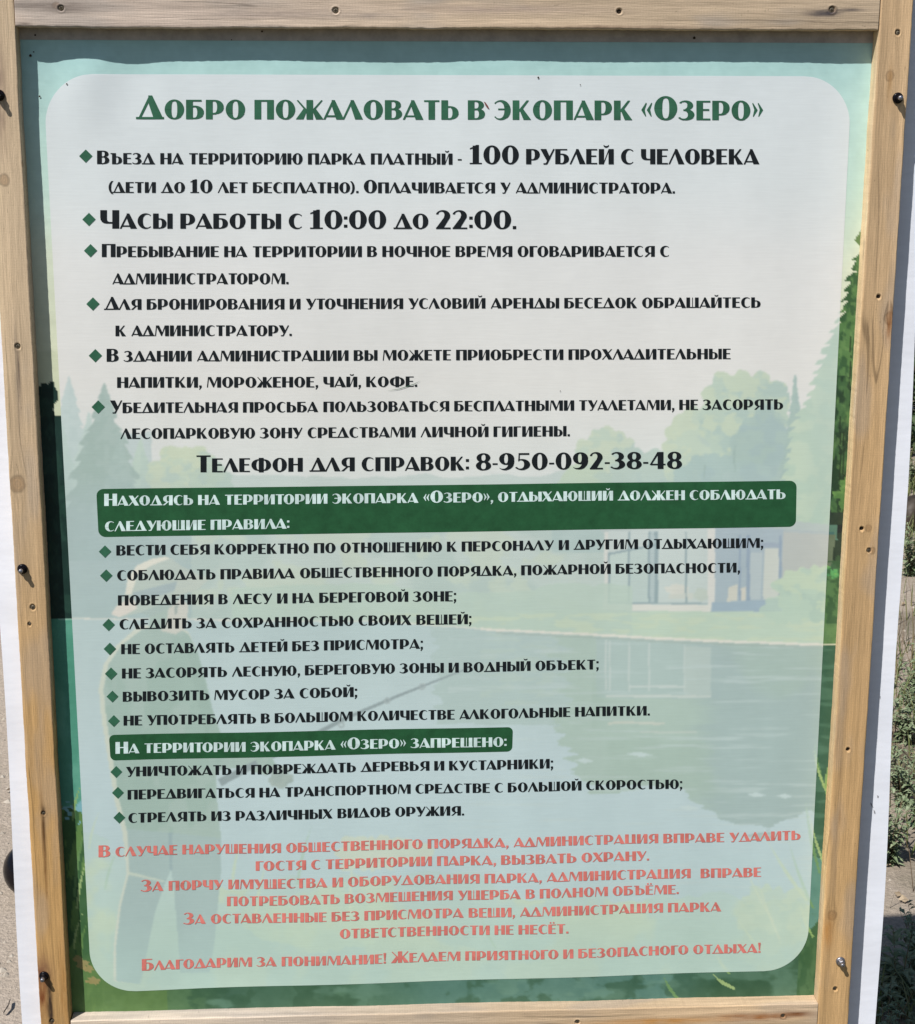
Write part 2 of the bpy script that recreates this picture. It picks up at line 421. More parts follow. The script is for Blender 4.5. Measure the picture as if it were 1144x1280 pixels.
# top rail, between the side rails
K3 = corners((19.5, 33.5), (1098, 37.5), (17, -18), (1101.5, -16)); q3 = lambda x, y: uv_of(*K3, x, y)
rail('top_rail', *K3, (212, 194, 178), (204, 182, 154), 37, knots=[(*q3(70, 6), .004), (*q3(1040, 14), .0055)],
     stains=[st(q3, 60, 6, .05, .005, GR, .7), st(q3, 85, 12, .035, .004, GR, .6), st(q3, 30, 30, .008, .002, GR, .9),
             st(q3, 330, 17, .09, .006, (150, 136, 128), .6), st(q3, 620, 12, .12, .006, (164, 146, 136), .5), st(q3, 1028, 17, .022, .004, (70, 66, 70), 1.0),
             st(q3, 1062, 13, .02, .002, (70, 66, 70), .9), st(q3, 760, 34, .1, .002, (120, 96, 80), .6), st(q3, 460, 20, .05, .004, (150, 138, 130), .5)],
     label='weathered pale top rail', holes=H_TOP, wave=0.0015, weather=.8)
# bottom rail
K4 = corners((88.5, 1276.5), (1023, 1254.5), (91, 1325), (1020, 1303)); q4 = lambda x, y: uv_of(*K4, x, y)
rail('bottom_rail', *K4, (226, 208, 186), (222, 192, 154), 53, knots=[(*q4(979, 1270), .0045)],
     stains=[st(q4, 940, 1271, .06, .005, OR, .8), st(q4, 830, 1276, .07, .004, (196, 140, 76), .8), st(q4, 790, 1282, .06, .006, (200, 150, 90), .8), st(q4, 995, 1267, .02, .004, (120, 72, 36), .9)],
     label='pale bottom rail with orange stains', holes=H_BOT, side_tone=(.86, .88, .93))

# ------------------------------------------------------------------ banner cloth
def ripple(X, Z):
    """how far the cloth bulges towards the viewer (metres)"""
    z = Z - ZB; x = X + 0.5
    e = np.clip(np.minimum(np.minimum(x, 1 - x), np.minimum(z, 1.257 - z)) / 0.05, 0, 1)
    h = 0.0030 * (fbm(x * 5.2, z * 1.7, 61, 3) - 0.5) + 0.0013 * np.sin(x * 21 + z * 3.0 + 1.5 * np.sin(z * 4)) * (0.4 + 0.6 * sstep(0.9, 0.2, z))
    h = h + 0.0030 * np.exp(-((x - 0.075) / 0.028) ** 2 - ((z - 1.2) / 0.05) ** 2) - 0.0022 * np.exp(-((x - 0.03) / 0.02) ** 2 - ((z - 1.21) / 0.04) ** 2)
    h = h - 0.0016 * np.exp(-((x - 0.13) / 0.03) ** 2 - ((z - 1.2) / 0.05) ** 2)
    return 0.0030 + h * (0.45 + 0.55 * e)
def cloth(X, Z, lift=0.0):
    return np.stack([X, -ripple(X, Z) - lift, Z], -1)
def inpoly(px, py, poly):
    r = np.zeros(px.shape, bool); n = len(poly)
    for i in range(n):
        x0, y0 = poly[i]; x1, y1 = poly[(i + 1) % n]
        if y0 == y1: continue
        c = (y0 > py) != (y1 > py)
        r ^= c & (px < (x1 - x0) * (py - y0) / (y1 - y0) + x0)
    return r
WASH = np.array([219., 224., 224.]); WA = 0.66          # pale ink printed over the picture in the text field
def paint(px, py, field):
    """the printed lake picture, sRGB 0-255 (its own ink colours only)"""
    H = px.shape
    if field: outL = outR = outB = np.zeros(H, bool)                # part of the picture under the pale text field
    else:
        outL = px < 57 + (py - 150) * .0545 + 12; outR = px > 1062 - (py - 150) * .0505 - 12; outB = py > 1234 - (px - 120) * .0315 - np.where((px < 200) | (px > 930), 62, 14)
        outB &= ~(outL | outR) | (py > 1236 - (px - 120) * .0315)
    c = np.zeros(H + (3,))
    n1 = fbm(px / 60, py / 60, 71); n2 = fbm(px / 14, py / 14, 72); n3 = fbm(px / 130, py / 90, 73); nh = fbm(px / 120, py / 9, 74)
    n4 = fbm(px / 6, py / 6, 75, 3); ns = fbm(px / 24, py / 5, 76, 3)
    def put(mask, colr, a=1.0):
        m = (np.asarray(mask, float) * a)[..., None]
        c[...] = c * (1 - m) + np.array(colr, float) * m
    def S(r, g, b):                                     # ink that reads as this colour through the pale wash
        return (np.array([r, g, b], float) - WA * WASH) / (1 - WA)
    def blend(stops, t):
        xs = [s[0] for s in stops]
        return np.stack([np.interp(t, xs, [s[1][k] for s in stops]) for k in range(3)], -1)
    c[...] = blend([(40, (164, 205, 205)), (120, (180, 213, 207)), (230, (192, 219, 207)), (330, (212, 221, 199)), (480, (212, 215, 184)), (600, (196, 212, 186))], py + 30 * (n3 - .5))
    def spruce(x0, y0, y1, slope, colr, seed, a=1.0, dark=None):
        t = py - y0; p_ = 9.0 + t * .05
        saw = ((t + 2.5 * (vnoise(px / 5, py * 0, seed) - .5)) / p_) % 1
        w = slope * t * (0.70 + 0.34 * vnoise(py / 16.0 + seed, px * 0 + seed) + 0.30 * saw) + 2.4 * (n4 - .5) + 1
        m = (t > 0) & (py < y1) & (np.abs(px - x0) < w)
        put(m, colr, a)
        if dark is not None: put(1.0, dark, .75 * m * sstep(.46, .58, fbm(px / 9, py / 7, seed + 40, 3) + .10 * np.sign(px - x0)))
    def blob(cx, cy, rx, ry, colr, a=1.0, rough=.28, dark=None, lite=None):
        ang = np.arctan2(py - cy, px - cx)
        d = np.sqrt(((px - cx) / rx) ** 2 + ((py - cy) / ry) ** 2)
        k = 1 + rough * (vnoise(np.cos(ang) * 3 + cx, np.sin(ang) * 3 + cy, 80) - .5) + .5 * rough * (np.abs(np.sin(ang * 7 + cx)) - .5) * .6 + .10 * (n4 - .5)
        m = d < k
        put(m, colr, a)
        if dark is not None: put(1.0, dark, a * .7 * m * sstep(.44, .60, fbm(px / 18, py / 14, int(cx) % 50, 3) + .25 * ((px - cx) / rx * .5 + (py - cy) / ry * .6)))
        if lite is not None: put(1.0, lite, a * .8 * m * sstep(.52, .62, fbm(px / 13, py / 10, int(cy) % 50, 3) - .22 * ((px - cx) / rx * .4 + (py - cy) / ry * .8)))
    # mist of far trees
    put(1.0, S(186, 204, 194), .95 * ((py > 592 + 22 * (n1 - .5)) & (py < 790)))
    put(1.0, S(172, 194, 184), .8 * ((py > 640) & (py < 790)) * sstep(.42, .6, n1)); put(1.0, S(192, 208, 186), .7 * ((py > 630) & (py < 770)) * sstep(.52, .6, fbm(px / 40, py / 26, 77)))
    put(1.0, S(176, 198, 192), .8 * (py > 545 + 50 * (n1 - .5)) * (px < 190) * (py < 790))
    spruce(87, 470, 660, .27, S(184, 206, 198), 1, 1, S(176, 200, 192)); spruce(112, 515, 660, .26, S(182, 206, 194), 2)
    spruce(72, 505, 660, .24, S(176, 202, 190), 8); spruce(176, 548, 660, .25, S(180, 205, 186), 4, 1, S(172, 198, 182))
    blob(232, 592, 46, 34, S(186, 208, 180), 1, .3, S(172, 198, 182), S(196, 212, 178)); blob(262, 606, 28, 26, S(176, 200, 178), .9, .3, S(168, 194, 182))
    spruce(131, 478, 700, .31, S(148, 176, 163), 3, 1, S(156, 182, 170)); spruce(150, 545, 700, .3, S(152, 180, 168), 5, .9, S(160, 186, 174))
    put(1.0, S(160, 184, 182), .75 * (np.abs(px - 145) < 95) * sstep(560, 660, py + 50 * (n1 - .5)) * (py < 772))
    blob(757, 578, 42, 44, S(182, 205, 182), 1, .3, S(168, 194, 182), S(194, 211, 182)); blob(733, 612, 40, 30, S(184, 206, 178), 1, .3, S(172, 198, 182))
    blob(806, 604, 44, 42, S(176, 200, 184), 1, .3, S(166, 192, 182)); blob(868, 560, 42, 56, S(182, 205, 180), 1, .3, S(168, 194, 180), S(192, 210, 178))
    blob(934, 522, 58, 62, S(174, 200, 178), 1, .34, S(158, 188, 176), S(188, 208, 176)); blob(955, 585, 46, 72, S(156, 186, 174), .9, .3, S(150, 180, 176)); blob(900, 615, 70, 50, S(158, 188, 178), .9, .3, S(152, 182, 178))
    spruce(993, 468, 660, .13, S(156, 186, 172), 6, 1, S(150, 180, 170))
    put(1.0, S(164, 190, 184), .7 * (px > 690) * sstep(575, 650, py + 40 * (n1 - .5)) * (py < 690))
    for x, y0, y1 in ((918, 556, 590), (880, 580, 598), (1010, 610, 640)): put((np.abs(px - x - 3 * (n4 - .5)) < .9) & (py > y0) & (py < y1), S(140, 170, 158), .8)
    # big spruce at the right edge
    edge_x = np.interp(py, [250, 300, 320, 330, 345, 385, 425, 455, 490, 540, 600, 680], [1080, 1080, 1072, 1067, 1062, 1054, 1034, 1024, 1012, 988, 978, 992])
    saw = ((py + 3 * (vnoise(px / 6, py / 9, 90) - .5)) / 13.0) % 1
    m = (px > edge_x - 9 * saw + 4 - 7 * (vnoise(py / 5, px * 0, 93) - .5) - 5 * (n4 - .5)) & (py > 318) & (py < 700)
    put(m & ~outR, S(184, 208, 180)); put(1.0, S(170, 200, 176), .8 * (m & ~outR) * sstep(.44, .58, fbm(px / 16, py / 13, 91, 3))); put(1.0, S(162, 192, 178), .6 * (m & ~outR) * sstep(990, 1040, px))
    mo = m & outR
    put(mo, (84, 122, 74)); put(1.0, (52, 86, 56), .85 * mo * sstep(.42, .56, fbm(px / 7, py / 11, 92, 3))); put(1.0, (112, 148, 92), .5 * mo * sstep(.56, .66, fbm(px / 5, py / 8, 94, 3)))
    put((np.abs(px - 1075 + (py - 320) * .02) < 1) & (py > 316) & (py < 345), (70, 90, 66))
    put((px > 1077 - 5 * n2) & (py > 246) & (py < 310) & (vnoise(py / 11, px * 0, 95) > .52), (126, 146, 108), .9); put(inpoly(px, py, [(1068, 300), (1076, 286), (1079, 306), (1074, 308)]), (104, 132, 84))
    m = outR & (py > 470) & (py < 700); put(m, (64, 98, 62), .7); put(1.0, (38, 60, 44), .85 * m * sstep(.42, .58, fbm(px / 8, py / 16, 96, 3))); put(1.0, (96, 132, 78), .6 * m * sstep(.56, .68, fbm(px / 6, py / 9, 89, 3)))
    for x, y0, y1 in ((1062, 420, 480), (1050, 520, 600), (1054, 540, 640)): put((np.abs(px - x - 3 * (n2 - .5)) < .8) & (py > y0) & (py < y1), (34, 50, 36), .8)
    put(outR & (py > 640) & (py < 700), (46, 58, 50), .85); put(outR & (py > 655) & (py < 665), (38, 44, 44), .9); blob(1059, 618, 14, 18, (104, 144, 82), 1, .7, (70, 110, 62)); blob(1046, 715, 16, 20, (64, 92, 62), .8, .7)
    # pavilion
    put(inpoly(px, py, [(748, 660), (893, 641), (1046, 656), (1046, 674), (975, 664), (893, 654), (756, 668)]), S(176, 192, 186), .95)
    put(inpoly(px, py, [(755, 664), (893, 656), (888, 763), (755, 761)]), S(192, 207, 200))
    put(inpoly(px, py, [(893, 655), (1042, 664), (1036, 722), (978, 752), (888, 763)]), S(170, 186, 184))
    put(inpoly(px, py, [(893, 656), (978, 660), (976, 752), (888, 763)]), S(160, 180, 186)); put(inpoly(px, py, [(978, 664), (1044, 668), (1036, 724), (976, 750)]), S(180, 188, 180))
    put(inpoly(px, py, [(955, 684), (973, 684), (972, 747), (953, 748)]), S(200, 208, 196)); put(inpoly(px, py, [(910, 733), (922, 729), (921, 750), (908, 751)]), S(204, 206, 190)); put(inpoly(px, py, [(924, 735), (932, 732), (931, 750), (924, 750)]), S(206, 206, 190))
    put(inpoly(px, py, [(937, 690), (952, 690), (950, 748), (935, 748)]), S(178, 194, 194)); put(inpoly(px, py, [(900, 675), (976, 678), (976, 684), (900, 681)]), S(150, 168, 180))
    put(inpoly(px, py, [(761, 692), (785, 688), (785, 753), (761, 753)]), S(186, 206, 196)); put(inpoly(px, py, [(787, 686), (810, 682), (810, 753), (787, 753)]), S(182, 202, 194)); put(inpoly(px, py, [(812, 664), (819, 664), (819, 753), (812, 753)]), S(170, 190, 188))
    blob(845, 736, 13, 7, S(210, 212, 198), .9, .4); blob(876, 742, 10, 8, S(186, 200, 184), .8); put(inpoly(px, py, [(835, 742), (866, 740), (866, 748), (835, 748)]), S(200, 206, 192), .8)
    for x, w in ((786, 1.2), (811, 1.2), (820, 2.2), (857, 1.1)): put((np.abs(px - x) < w) & (py > 664) & (py < 753), S(136, 160, 162))
    for x, w in ((924, 1.3), (934.5, 2.2), (974.5, 1.6)): put((np.abs(px - x) < w) & (py > 668) & (py < 750), S(138, 160, 176))
    put((np.abs(px - 761) < 1.2) & (py > 690) & (py < 753), S(136, 160, 162)); put(inpoly(px, py, [(760, 691), (820, 679), (820, 681.5), (760, 693.5)]), S(136, 160, 162)); put(inpoly(px, py, [(760, 752), (888, 752.5), (888, 754.5), (760, 754)]), S(140, 164, 166))
    put((px > 884) & (px < 893) & (py > 660) & (py < 758), S(214, 216, 206)); put((px > 755) & (px < 760) & (py > 664) & (py < 756), S(210, 214, 204))
    put(inpoly(px, py, [(753, 754.5), (889, 755), (887, 764), (753, 762)]), S(216, 218, 206)); put(inpoly(px, py, [(889, 752), (980, 748), (978, 763), (888, 764)]), S(150, 174, 186))
    # lawn, shore
    sh = np.interp(px, [60, 480, 630, 820, 1050], [772, 776, 787, 797, 806])
    put((py > 763 + 8 * (n1 - .5)) & (py < sh) & (px > 560), S(186, 209, 186)); put(1.0, S(180, 203, 186), .85 * (py > 735 + 30 * (n1 - .5)) * (py < sh) * (px > 290) * (px < 790))
    put(1.0, S(196, 212, 182), .7 * (py > 766) * (py < sh) * (px > 480) * sstep(.5, .62, ns))
    blob(1018, 740, 48, 36, S(178, 205, 182), .95, .5, S(166, 194, 178), S(192, 212, 180)); blob(985, 760, 30, 18, S(180, 206, 184), .8, .5)
    mo = outR & (py > 700) & (py < sh); put(mo & (py > 722 + 10 * (n4 - .5)), (86, 122, 78)); put(1.0, (58, 90, 60), .8 * mo * sstep(.46, .6, fbm(px / 7, py / 9, 97, 3))); put(mo & (py > 778), (104, 138, 88), .7)
    # water
    wat = blend([(770, S(178, 200, 198)), (860, S(186, 206, 206)), (960, S(190, 210, 213)), (1060, S(186, 208, 210)), (1250, S(178, 204, 196))], py + 14 * (nh - .5))
    wm = (py > sh); c[wm] = wat[wm]
    put(wm & (px > 545 + 50 * (nh - .5)) & (py < 905 + 40 * (nh - .5)), S(172, 194, 188), .85); put(1.0, S(180, 200, 188), .6 * wm * (px > 600) * (py < 880) * sstep(.5, .6, ns))
    low = np.interp(px, [640, 690, 700, 740, 850, 900, 960, 1010, 1060], [880, 905, 945, 985, 985, 1030, 1040, 1010, 1035]) + 40 * (nh - .5)
    put(wm & (px > 695 + 90 * (nh - .5)) & (py < low), S(170, 193, 180), .95); put(wm & (px > 745) & (px < 900) & (py < 872), S(168, 190, 188), .6)
    put(1.0, S(158, 180, 178), .85 * wm * (py < low) * sstep(855, 905, px + 40 * (nh - .5)) * (1 - sstep(1010, 1050, px))); put(1.0, S(162, 186, 172), .6 * wm * (py < low) * (px > 740) * sstep(.5, .62, n3))
    for x in (757, 762, 786, 811, 855): put((np.abs(px - x) < 1.1) & (py > sh + 6) & (py < 858 + 8 * nh), S(196, 208, 202), .8)
    put((px > 855) & (px < 888) & (py > sh + 8) & (py < 868), S(184, 200, 192), .7); put((px > 786) & (px < 855) & (np.abs(py - 857) < 1.4), S(198, 210, 204), .9); put((px > 757) & (px < 888) & (np.abs(py - 869 - 2 * (ns - .5)) < 1.4), S(200, 210, 202), .9)
    put((px > 760) & (px < 830) & (np.abs(py - 903 - 3 * (ns - .5)) < 1.6), S(202, 206, 192), .8); put((px > 800) & (px < 870) & (np.abs(py - 914) < 1.2), S(194, 204, 194), .7)
    put(1.0, S(192, 209, 206), .5 * (wm & (px > 560)) * sstep(.62, .74, fbm(px / 80, py / 3.4, 98, 3)))
    for x, y, w in ((800, 942, 18), (730, 950, 12), (945, 992, 12), (980, 994, 10), (860, 1008, 14)): put((np.abs(px - x) / w + np.abs(py - y - (px - x) * .06) / 3.2 < 1 + .3 * (n4 - .5)), S(198, 216, 214), .9)
    put(np.abs(py - sh - 1.5 * (n2 - .5)) < np.where(px > 600, 1.6, .7), S(224, 222, 208)); put((np.abs(py - sh - 3.4) < 1.2) & (px > 620), S(158, 176, 166), .7); put(outR & (np.abs(py - sh) < 1.3), (196, 200, 172))
    mo = wm & outL & (py < 1010 + 60 * (n2 - .5)); put(mo, (78, 146, 122), .95); put(1.0, (110, 172, 150), .5 * mo * sstep(.45, .65, fbm(px / 30, py / 40, 99))); put(outL & (np.abs(py - sh) < 1.2), (150, 190, 170), .8)
    mo = wm & outR & (py < 1080 + 30 * (n2 - .5)); put(mo, (62, 98, 76)); put(1.0, (84, 122, 98), .7 * mo * sstep(.5, .64, fbm(px / 60, py / 9, 88, 3)))
    # forest along the left edge
    fl = 478 + 10 * (vnoise(px / 5, py / 5, 97) - .5)
    put(outL & (py > 440) & (py < 560), (206, 212, 182))
    mo = (py > fl) & (py < sh) & (px < np.interp(py, [478, 486, 500, 512, 519, 524, 775], [68, 72, 73, 66, 70, 130, 150]) + 4 * (n4 - .5)) & outL
    put(mo, (26, 52, 46)); put(1.0, (40, 72, 60), .6 * mo * sstep(.5, .65, fbm(px / 8, py / 12, 87, 3)))
    # meadow
    gl = np.interp(px, [60, 200, 330, 450, 700, 1000, 1100], [1040, 1085, 1110, 1090, 1120, 1120, 1060]) + 60 * (n1 - .5)
    gm = py > gl; put(gm, S(182, 208, 190), .35 + .4 * sstep(1080, 1180, py)); put(1.0, S(194, 212, 184), .8 * gm * sstep(.47, .6, n1)); put(1.0, S(174, 202, 190), .6 * sstep(1130, 1215, py + 60 * (n3 - .5)))
    blob(470, 1065, 60, 22, S(206, 214, 186), .7, .5); blob(962, 1142, 44, 42, S(188, 209, 188), .7, .5, S(180, 205, 188), S(195, 213, 188)); blob(400, 1150, 90, 36, S(190, 212, 186), .5)
    # strips outside the wash
    bt = outB
    cb = blend([(60, (92, 124, 74)), (200, (88, 122, 80)), (290, (62, 96, 76)), (420, (82, 118, 92)), (560, (80, 118, 104)), (700, (92, 130, 116)), (850, (84, 124, 112)), (890, (58, 92, 68)), (1100, (70, 104, 76))], px + 60 * (n1 - .5))
    c[bt] = cb[bt]
    put(1.0, (54, 88, 64), .6 * bt * sstep(.5, .62, fbm(px / 26, py / 18, 98))); put(1.0, (110, 146, 126), .45 * bt * sstep(.52, .66, fbm(px / 44, py / 20, 99)))
    lf = outL & (py > 1015 + 40 * (n4 - .5))
    put(lf, (64, 102, 64)); put(1.0, (110, 146, 82), .8 * lf * sstep(.46, .56, fbm(px / 5 + py / 40, py / 30, 100, 3))); put(1.0, (94, 126, 72), .85 * (lf | (bt & (px < 210))) * sstep(1185, 1212, py))
    for x, y, rx, ry in ((104, 1203, 8, 5), (111, 1209, 6, 4), (117, 1224, 8, 4.5), (98, 1197, 5, 3.5)): blob(x, y, rx, ry, (160, 144, 96), .85, .7)
    rt = outR & (py > 1070 + 20 * (n2 - .5))
    put(rt, (94, 138, 124)); put(rt & (py > 1128 + (1040 - px) * 1.2), (62, 98, 64)); put(1.0, (84, 118, 80), .6 * rt * sstep(.5, .64, fbm(px / 7, py / 18, 86, 3)) * (py > 1140))
    # grass blades (xa, ya tip) -> root, half width, reads inside / outside the wash
    bl = [((958, 1048), (1008, 1124), 4), ((985, 1050), (1016, 1134), 3), ((946, 1095), (974, 1172), 2.6), ((918, 1140), (950, 1184), 2.4), ((1018, 928), (1030, 984), 4), ((1016, 934), (1034, 992), 2.4),
          ((1038, 946), (1033, 992), 3.6), ((1006, 998), (1024, 1090), 3.4), ((1010, 1012), (1032, 1085), 2.6), ((894, 1188), (912, 1216), 2.6), ((828, 1216), (848, 1248), 3.6), ((890, 1216), (918, 1234), 4), ((102, 980), (92, 1024), 3.2),
          ((106, 1036), (94, 1120), 3.6), ((110, 1070), (97, 1134), 2.8), ((302, 1046), (290, 1114), 3.4), ((390, 1030), (372, 1104), 3.4), ((444, 1058), (438, 1144), 3), ((334, 1074), (318, 1154), 3.4), ((600, 1140), (620, 1184), 2.6), ((104, 1140), (93, 1184), 2.6), ((126, 1010), (112, 1060), 2), ((148, 1060), (132, 1110), 2.4), ((930, 1080), (966, 1150), 2.2), ((1000, 1130), (1016, 1170), 3), ((240, 1120), (228, 1180), 2.6)]
    for k, ((xa, ya), (xb, yb), w) in enumerate(bl):
        L = math.hypot(xb - xa, yb - ya); t = ((px - xa) * (xb - xa) + (py - ya) * (yb - ya)) / L ** 2
        d = np.abs(((px - xa) * (yb - ya) - (py - ya) * (xb - xa)) / L + 2.2 * np.sin(t * 3.1))
        m = (t > 0) & (t < 1) & (d < w * .62 * np.minimum(t * 1.6, 1.2 - t * .5))
        out = outL | outR | outB
        put(m & out, [(146, 178, 108), (110, 148, 94), (168, 192, 128)][k % 3], .85); put(m & ~out, S(*[(196, 214, 186), (172, 200, 178), (202, 216, 190)][k % 3]), .85)
    # angler
    body = [(178, 786), (214, 778), (236, 792), (248, 815), (258, 850), (266, 885), (276, 915), (300, 925), (338, 942), (346, 955), (334, 968), (300, 958), (270, 962), (272, 1000), (276, 1040), (277, 1085), (268, 1180), (262, 1215), (226, 1215), (221, 1150), (217, 1105), (214, 1086),
            (206, 1105), (194, 1140), (182, 1200), (176, 1228), (146, 1224), (146, 1180), (152, 1130), (162, 1090), (160, 1040), (150, 1000), (142, 950), (134, 900), (130, 860), (136, 830), (152, 806)]
    out = [(x - (6 if x < 180 and y < 1050 else 3 if x < 165 else 0), y - (3 if y < 800 else 0)) for x, y in body]
    ib = inpoly(px, py, body)
    put(inpoly(px, py, out), S(206, 213, 196)); put(ib, S(156, 182, 170)); put(1.0, S(166, 188, 178), .8 * ib * sstep(.48, .6, fbm(px / 26, py / 40, 101, 3)))
    put(ib & (py > 1035 + (px - 160) * .1), S(163, 186, 182)); put(1.0, S(168, 196, 188), .8 * ib * sstep(1120, 1215, py))
    put(inpoly(px, py, [(232, 800), (248, 815), (268, 900), (258, 920), (246, 870)]), S(150, 176, 164), .8); put(inpoly(px, py, [(210, 1040), (216, 1040), (216, 1088), (212, 1086)]), S(146, 170, 172), .8); put(inpoly(px, py, [(162, 1088), (206, 1100), (206, 1102), (161, 1092)]), S(204, 214, 194), .8)
    put(inpoly(px, py, [(202, 752), (228, 747), (236, 756), (233, 784), (220, 792), (202, 788)]), S(204, 205, 192)); put(inpoly(px, py, [(190, 752), (212, 752), (208, 784), (186, 788)]), S(166, 188, 176)); put(inpoly(px, py, [(219, 756), (223, 754), (222, 766), (219, 768)]), S(158, 172, 164))
    hat = [(157, 742), (160, 722), (172, 706), (190, 698), (206, 695), (216, 698), (226, 706), (262, 722), (250, 735), (206, 752), (176, 765), (150, 771), (139, 767), (146, 757)]
    put(inpoly(px, py, hat), S(180, 196, 184)); put(inpoly(px, py, [(157, 742), (160, 722), (172, 706), (190, 698), (206, 695), (214, 697), (190, 706), (172, 718), (165, 742)]), S(222, 222, 204))
    put(inpoly(px, py, [(139, 767), (146, 757), (160, 748), (168, 748), (172, 760), (150, 771)]), S(220, 214, 200)); put(inpoly(px, py, [(166, 740), (230, 724), (246, 728), (200, 744), (170, 752)]), S(158, 178, 178), .95)
    put(inpoly(px, py, [(226, 712), (264, 722), (246, 736), (216, 746)]), S(190, 202, 188), .9); put(inpoly(px, py, [(176, 765), (206, 752), (226, 748), (214, 758), (190, 770)]), S(164, 184, 176), .9)
    for (xa, ya), (xb, yb), w0, w1 in (((275, 977), (322, 952), 5, 4), ((340, 944), (440, 893), 3.2, 2.4), ((425, 900), (500, 868), 2.4, 1.7), ((500, 868), (590, 832), 1.7, .8)):
        L = math.hypot(xb - xa, yb - ya); t = ((px - xa) * (xb - xa) + (py - ya) * (yb - ya)) / L ** 2
        d = np.abs((px - xa) * (yb - ya) - (py - ya) * (xb - xa)) / L
        put((t > 0) & (t < 1) & (d < w0 + (w1 - w0) * np.clip(t, 0, 1)), S(136, 152, 154), .95)
    for x, y, rx, ry in ((350, 962, 12, 7), (345, 974, 9, 7), (360, 972, 8, 6), (352, 980, 7, 4)): blob(x, y, rx, ry, S(160, 176, 168), .95, .4, S(148, 166, 160))
    for x, y in ((427, 905), (484, 875), (528, 857)): put(np.abs(np.hypot(px - x, py - y) - 3) < 1.2, S(160, 174, 174), .9)
    tex = 12 * (n2 - .5) + 10 * (n1 - .5) + 7 * (n4 - .5)
    return c + tex[..., None]
ALB = 0.98
X0, X1, Z0, Z1 = -0.506, 0.506, ZB - 0.006, ZB + 1.263
# rounded text field: corners back-projected
cTL, cTR, cBR, cBL = at(54.5, 92.5), at(1064.5, 95.5), at(1007.5, 1210.5), at(115.5, 1238.5)
def field(s, t):
    return ((cTL * (1 - s) + cTR * s) * (1 - t) + (cBL * (1 - s) + cBR * s) * t) if np.isscalar(s) else \
        ((cTL * (1 - s)[..., None] + cTR * s[..., None]) * (1 - t)[..., None] + (cBL * (1 - s)[..., None] + cBR * s[..., None]) * t[..., None])
FW, FH = np.linalg.norm(cTR - cTL), np.linalg.norm(cBL - cTL)
RT = 0.050 / FW
def half_inset(t):                               # how much each row is narrowed by the round corners
    rz = np.where(t < 0.5, 0.058, 0.060); e = np.minimum(t, 1 - t) * FH
    k = np.clip(1 - e / rz, 0, 1)
    return (1 - np.sqrt(np.clip(1 - k * k, 0, 1))) * 0.058 / FW
nr, nc = 930, 790
tt = np.linspace(0, 1, nr); tt = np.concatenate([np.linspace(0, .012, 16)[:-1], np.linspace(.012, .988, nr - 30), np.linspace(.988, 1, 16)[1:]]); nr = len(tt)
ins = half_inset(tt)[:, None]
S = ins + (1 - 2 * ins) * np.linspace(0, 1, nc)[None]
Tt = np.repeat(tt[:, None], nc, 1)
PF = field(S, Tt)
PX, PY = to_px(PF[..., 0], 0 * PF[..., 0], PF[..., 2])
art = paint(PX, PY, True)
art[1:-1] = (art[:-2] + 2 * art[1:-1] + art[2:]) / 4; art[:, 1:-1] = (art[:, :-2] + 2 * art[:, 1:-1] + art[:, 2:]) / 4
k = sstep(420, 950, PY)[..., None]
white = np.array([227, 225, 229.]) * (1 - k) + np.array([214, 221, 218.]) * k
seen = np.clip(white * .725 + art * .275, 0, 255)
# the cloth around the text field (cells under the field are covered by it)
nx, nz = 560, 700
XX, ZZ = np.meshgrid(np.linspace(X0, X1, nx), np.linspace(Z1, Z0, nz))
PX, PY = to_px(XX, 0 * XX, ZZ)
polyc = [field(s, t) for s, t in ((0.06, 0.012), (0.94, 0.012), (0.988, 0.06), (0.988, 0.94), (0.94, 0.988), (0.06, 0.988), (0.012, 0.94), (0.012, 0.06))]
inside = inpoly(XX, ZZ, [(p[0], p[2]) for p in polyc])
gf = grid_faces(nz, nx)
keep = ~inside.ravel()[gf].all(1)
gf = gf[keep]; used = np.unique(gf); remap = -np.ones(nx * nz, int); remap[used] = np.arange(len(used))
artb = np.clip(paint(PX.ravel()[used], PY.ravel()[used], False), 0, 255)
banner = build('banner', cloth(XX, ZZ).reshape(-1, 3)[used], remap[gf], M_ART, board, smooth=True, color=lin(artb / 255) * ALB)
banner['label'] = 'printed cloth banner with a lakeside picture'
build('text_field', cloth(PF[..., 0], PF[..., 2], 0.0003).reshape(-1, 3), grid_faces(nr, nc)[:, ::-1], M_ART, banner, smooth=True, color=lin(seen.reshape(-1, 3) / 255) * ALB)['label'] = 'pale rounded field printed over the picture'
# strip above the print, coloured to stand for the top rail's reflection
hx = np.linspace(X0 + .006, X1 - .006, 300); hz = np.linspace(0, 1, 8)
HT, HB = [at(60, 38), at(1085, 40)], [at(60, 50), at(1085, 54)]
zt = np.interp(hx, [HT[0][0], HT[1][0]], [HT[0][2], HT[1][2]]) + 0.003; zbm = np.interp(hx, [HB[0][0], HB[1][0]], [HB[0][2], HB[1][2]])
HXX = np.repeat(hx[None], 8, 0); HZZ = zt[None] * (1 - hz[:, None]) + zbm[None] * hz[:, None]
build('reflection_strip', cloth(HXX, HZZ, 0.0004).reshape(-1, 3), grid_faces(8, 300), M_REFLECT, banner, smooth=True)

